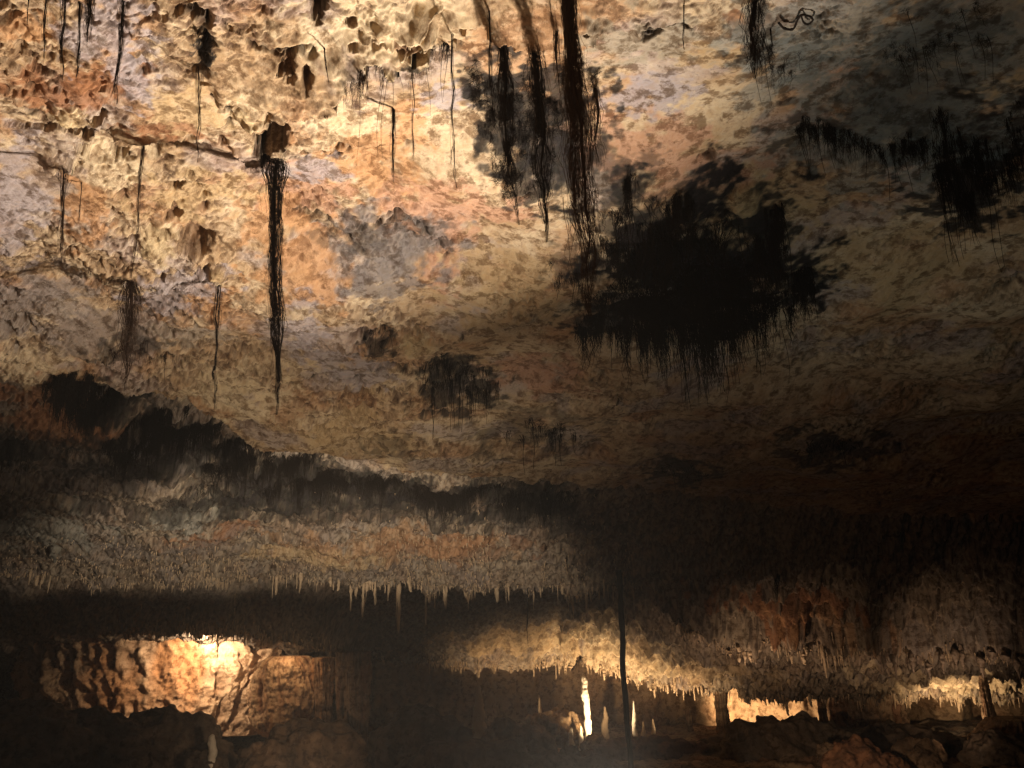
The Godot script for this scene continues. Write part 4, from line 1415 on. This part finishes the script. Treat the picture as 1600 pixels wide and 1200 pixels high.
# a mat of rootlets covering part of the ceiling: ellipses [px, py, rx, ry, share], strand lengths in metres
func root_mat_thing(label: String, blobs: Array, count: int, shortest: float, longest: float, mat: Material, singles := 4, thick := 0.5, curl := 0.03) -> void:
	var total := 0.0
	for e in blobs:
		total += e[4]
	var root := Node3D.new()
	root.name = numbered("root_mat")
	add_child(root)
	var h0 := hit(blobs[0][0], blobs[0][1])
	root.position = Vector3(h0.x, ceiling_y(h0.x, h0.y), -h0.y)
	tag(root, label, "roots")
	var longs: Array[Array] = []
	for e in blobs:
		var o := hit(e[0], e[1])
		var ux: float = e[2] * px_size(o.y) * 1.05
		var va := hit(e[0], e[1] - e[3])
		var vb := hit(e[0], e[1] + e[3])
		var v := (va - vb) * 0.5
		if absf(v.y) > 3.5:
			v = Vector2(v.x, signf(v.y) * 1.2)
		var s := px_size(o.y)
		# strands gather into locks
		var locks: Array[Vector2] = []
		var lock_len: Array[float] = []
		for k in maxi(6, int(count * e[4] / total / 14.0)):
			var a := rng.randf() * TAU
			var q := sqrt(rng.randf())
			locks.append(Vector2(cos(a), sin(a)) * q)
			lock_len.append(rng.randf_range(0.45, 1.0))
		for k in int(count * e[4] / total):
			var li := rng.randi() % locks.size()
			var c := locks[li]
			var q := c + Vector2(rng.randfn(0, 0.09), rng.randfn(0, 0.09))
			var nz := n_warp.get_noise_2d((o.x + q.x * ux) * 2.2, (o.y + q.y * v.y) * 2.2)
			if q.length() > 0.85 + 0.9 * nz:
				continue
			var x := o.x + q.x * ux + q.y * v.x
			var d := o.y + q.y * v.y
			var p := Vector3(x, ceiling_y(x, d) + 0.02, -d) - root.position
			var cx := o.x + c.x * ux + c.y * v.x
			var cd := o.y + c.y * v.y
			var edge := 1.0 - 0.55 * q.length_squared()
			var length: float = lerpf(shortest, longest, pow(rng.randf(), 1.7)) * lock_len[li] * edge * (e[5] if e.size() > 5 else 1.0)
			var pull := Vector3(cx - x, 0, -(cd - d)) * 0.75
			if singles > 0 and rng.randf() < 0.02:
				singles -= 1
				longs.append([p, longest * rng.randf_range(1.1, 1.5), s])
			hanging(p, length, 0.012, pull, s * thick * rng.randf_range(0.6, 1.2), curl * rng.randf())
	var o := node_of(commit_mesh(), mat, "rootlets", root)
	o.set_meta("kind", "stuff")
	for e in longs:
		hanging(e[0], e[1], 0.02, Vector3(rng.randf_range(-0.03, 0.03), 0, 0), e[2] * 0.7)
		node_of(commit_mesh(), mat, "hanging_strand", root)


func build_root_mats() -> void:
	var B := root_brown_mat
	var K := root_mat
	root_mat_thing("huge black mat of roots with a long hanging fringe, largest in the cave", [[1090, 410, 150, 85, 3.0], [1010, 340, 85, 46, 1.0], [985, 268, 22, 20, 0.35], [1060, 300, 30, 16, 0.3], [1190, 380, 44, 40, 0.6], [1250, 432, 38, 24, 0.7], [1205, 330, 20, 14, 0.2], [1000, 460, 110, 40, 1.4], [1120, 470, 110, 45, 1.2], [930, 500, 34, 16, 0.4], [1090, 500, 90, 22, 1.2, 1.7], [1180, 480, 60, 24, 0.6, 1.4], [1000, 505, 60, 14, 0.6, 1.3]], 12000, 0.2, 0.95, K, 24, 0.6, 0.05)
	root_mat_thing("thin purple black fuzz of roots crossing behind the longest brown bundle", [[890, 410, 50, 24, 1.0], [950, 420, 50, 40, 1.0]], 420, 0.08, 0.3, K, 4, 0.45)
	root_mat_thing("wide fuzzy root mat behind the hanging bundles at the lilac rock", [[840, 190, 70, 60, 2.0], [770, 190, 35, 50, 1.0], [900, 130, 40, 60, 0.8], [820, 260, 60, 40, 1.0], [740, 140, 18, 34, 0.3]], 4200, 0.05, 0.35, K, 8, 0.42, 0.08)
	root_mat_thing("dark brushy fringe hanging under the rock ledge, with brown tips", [[565, 112, 30, 18, 1.0], [590, 108, 30, 16, 0.7]], 520, 0.15, 0.8, B, 6, 0.42)
	root_mat_thing("black root fringe in the shadow just past the brushy ledge fringe", [[655, 92, 38, 14, 1.0], [690, 88, 16, 8, 0.3]], 340, 0.1, 0.5, K, 5, 0.42)
	root_mat_thing("small dark root tuft alone on the tan rock below the grey stain", [[590, 522, 24, 16, 1.0]], 240, 0.05, 0.35, K, 2, 0.45, 0.06)
	root_mat_thing("dark fringe of roots hanging from the crack in the tan rock", [[715, 598, 52, 16, 1.2], [690, 575, 48, 10, 0.6], [750, 615, 36, 16, 0.7]], 900, 0.15, 0.75, K, 8, 0.42)
	root_mat_thing("dim fuzzy roots trailing into the shade past the crack fringe", [[830, 672, 60, 20, 1.0], [870, 690, 40, 18, 0.6]], 480, 0.1, 0.6, K, 4, 0.42)
	root_mat_thing("black root curtain at the start of the slanting ledge, by the brown stain", [[110, 582, 42, 8, 0.8], [160, 606, 46, 10, 1.0], [130, 600, 50, 12, 1.0]], 4200, 0.3, 1.0, K, 2, 0.42)
	root_mat_thing("black root curtain under the steepest part of the slanting ledge", [[235, 628, 70, 10, 1.0], [310, 655, 50, 8, 0.8], [250, 655, 80, 14, 1.0]], 3600, 0.3, 1.1, K, 2, 0.42)
	root_mat_thing("black root curtain under the lower end of the slanting ledge", [[380, 690, 50, 8, 0.8], [450, 716, 60, 8, 1.0], [380, 715, 70, 12, 1.0]], 3000, 0.3, 1.0, K, 2, 0.42)
	root_mat_thing("long dim root fringe along the shaded back of the ledge", [[560, 748, 90, 10, 1.0], [700, 758, 90, 10, 1.0], [830, 770, 70, 10, 0.8], [470, 745, 70, 10, 0.8]], 4000, 0.3, 1.1, K, 3, 0.42)
	root_mat_thing("ragged dark roots on the lower rock behind the slanting ledge", [[200, 700, 90, 14, 1.0], [330, 740, 90, 12, 1.0], [120, 690, 60, 12, 0.6]], 800, 0.1, 0.55, K, 6, 0.4)
	root_mat_thing("dark root tuft on the dim rock by the side wall", [[25, 700, 36, 16, 1.0]], 320, 0.15, 0.7, K, 4, 0.42)
	root_mat_thing("black hanging fringe at the near edge of the greenish rock", [[1275, 222, 34, 22, 1.0], [1320, 225, 40, 20, 0.8]], 1300, 0.1, 0.5, K, 6, 0.42)
	root_mat_thing("thin line of short root tassels along the greenish rock", [[1390, 235, 50, 18, 1.0], [1440, 220, 40, 22, 0.8]], 1100, 0.1, 0.42, K, 6, 0.42)
	root_mat_thing("long shaggy black root mass hanging over the unlit tan rock", [[1500, 270, 50, 34, 1.4], [1545, 230, 50, 36, 1.0], [1480, 215, 50, 36, 1.0]], 3000, 0.15, 0.8, K, 10, 0.45)
	root_mat_thing("black root tangle at the dark side of the shaggy mass", [[1595, 185, 34, 38, 1.0]], 480, 0.1, 0.5, K, 3, 0.45)
	root_mat_thing("faint upper root fuzz high on the greenish rock", [[1430, 80, 70, 60, 1.0], [1500, 50, 60, 50, 0.8]], 700, 0.05, 0.35, K, 10, 0.4, 0.06)
	root_mat_thing("loose root fuzz beside the curled root loop", [[1185, 60, 34, 46, 1.0], [1230, 110, 50, 30, 0.5]], 500, 0.05, 0.4, K, 5, 0.42, 0.06)
	root_mat_thing("dark rounded root patch alone on the dark ceiling below the huge mat", [[1068, 742, 46, 14, 1.0]], 300, 0.1, 0.4, K, 2, 0.42)
	root_mat_thing("wide faint root patch on the darkest part of the ceiling", [[1300, 690, 60, 14, 1.0]], 300, 0.1, 0.4, K, 2, 0.42)
	root_mat_thing("dark brush of roots around the foot of the thick brown brush", [[205, 545, 44, 10, 1.0], [250, 560, 30, 6, 0.4]], 300, 0.1, 0.4, B, 4, 0.42)
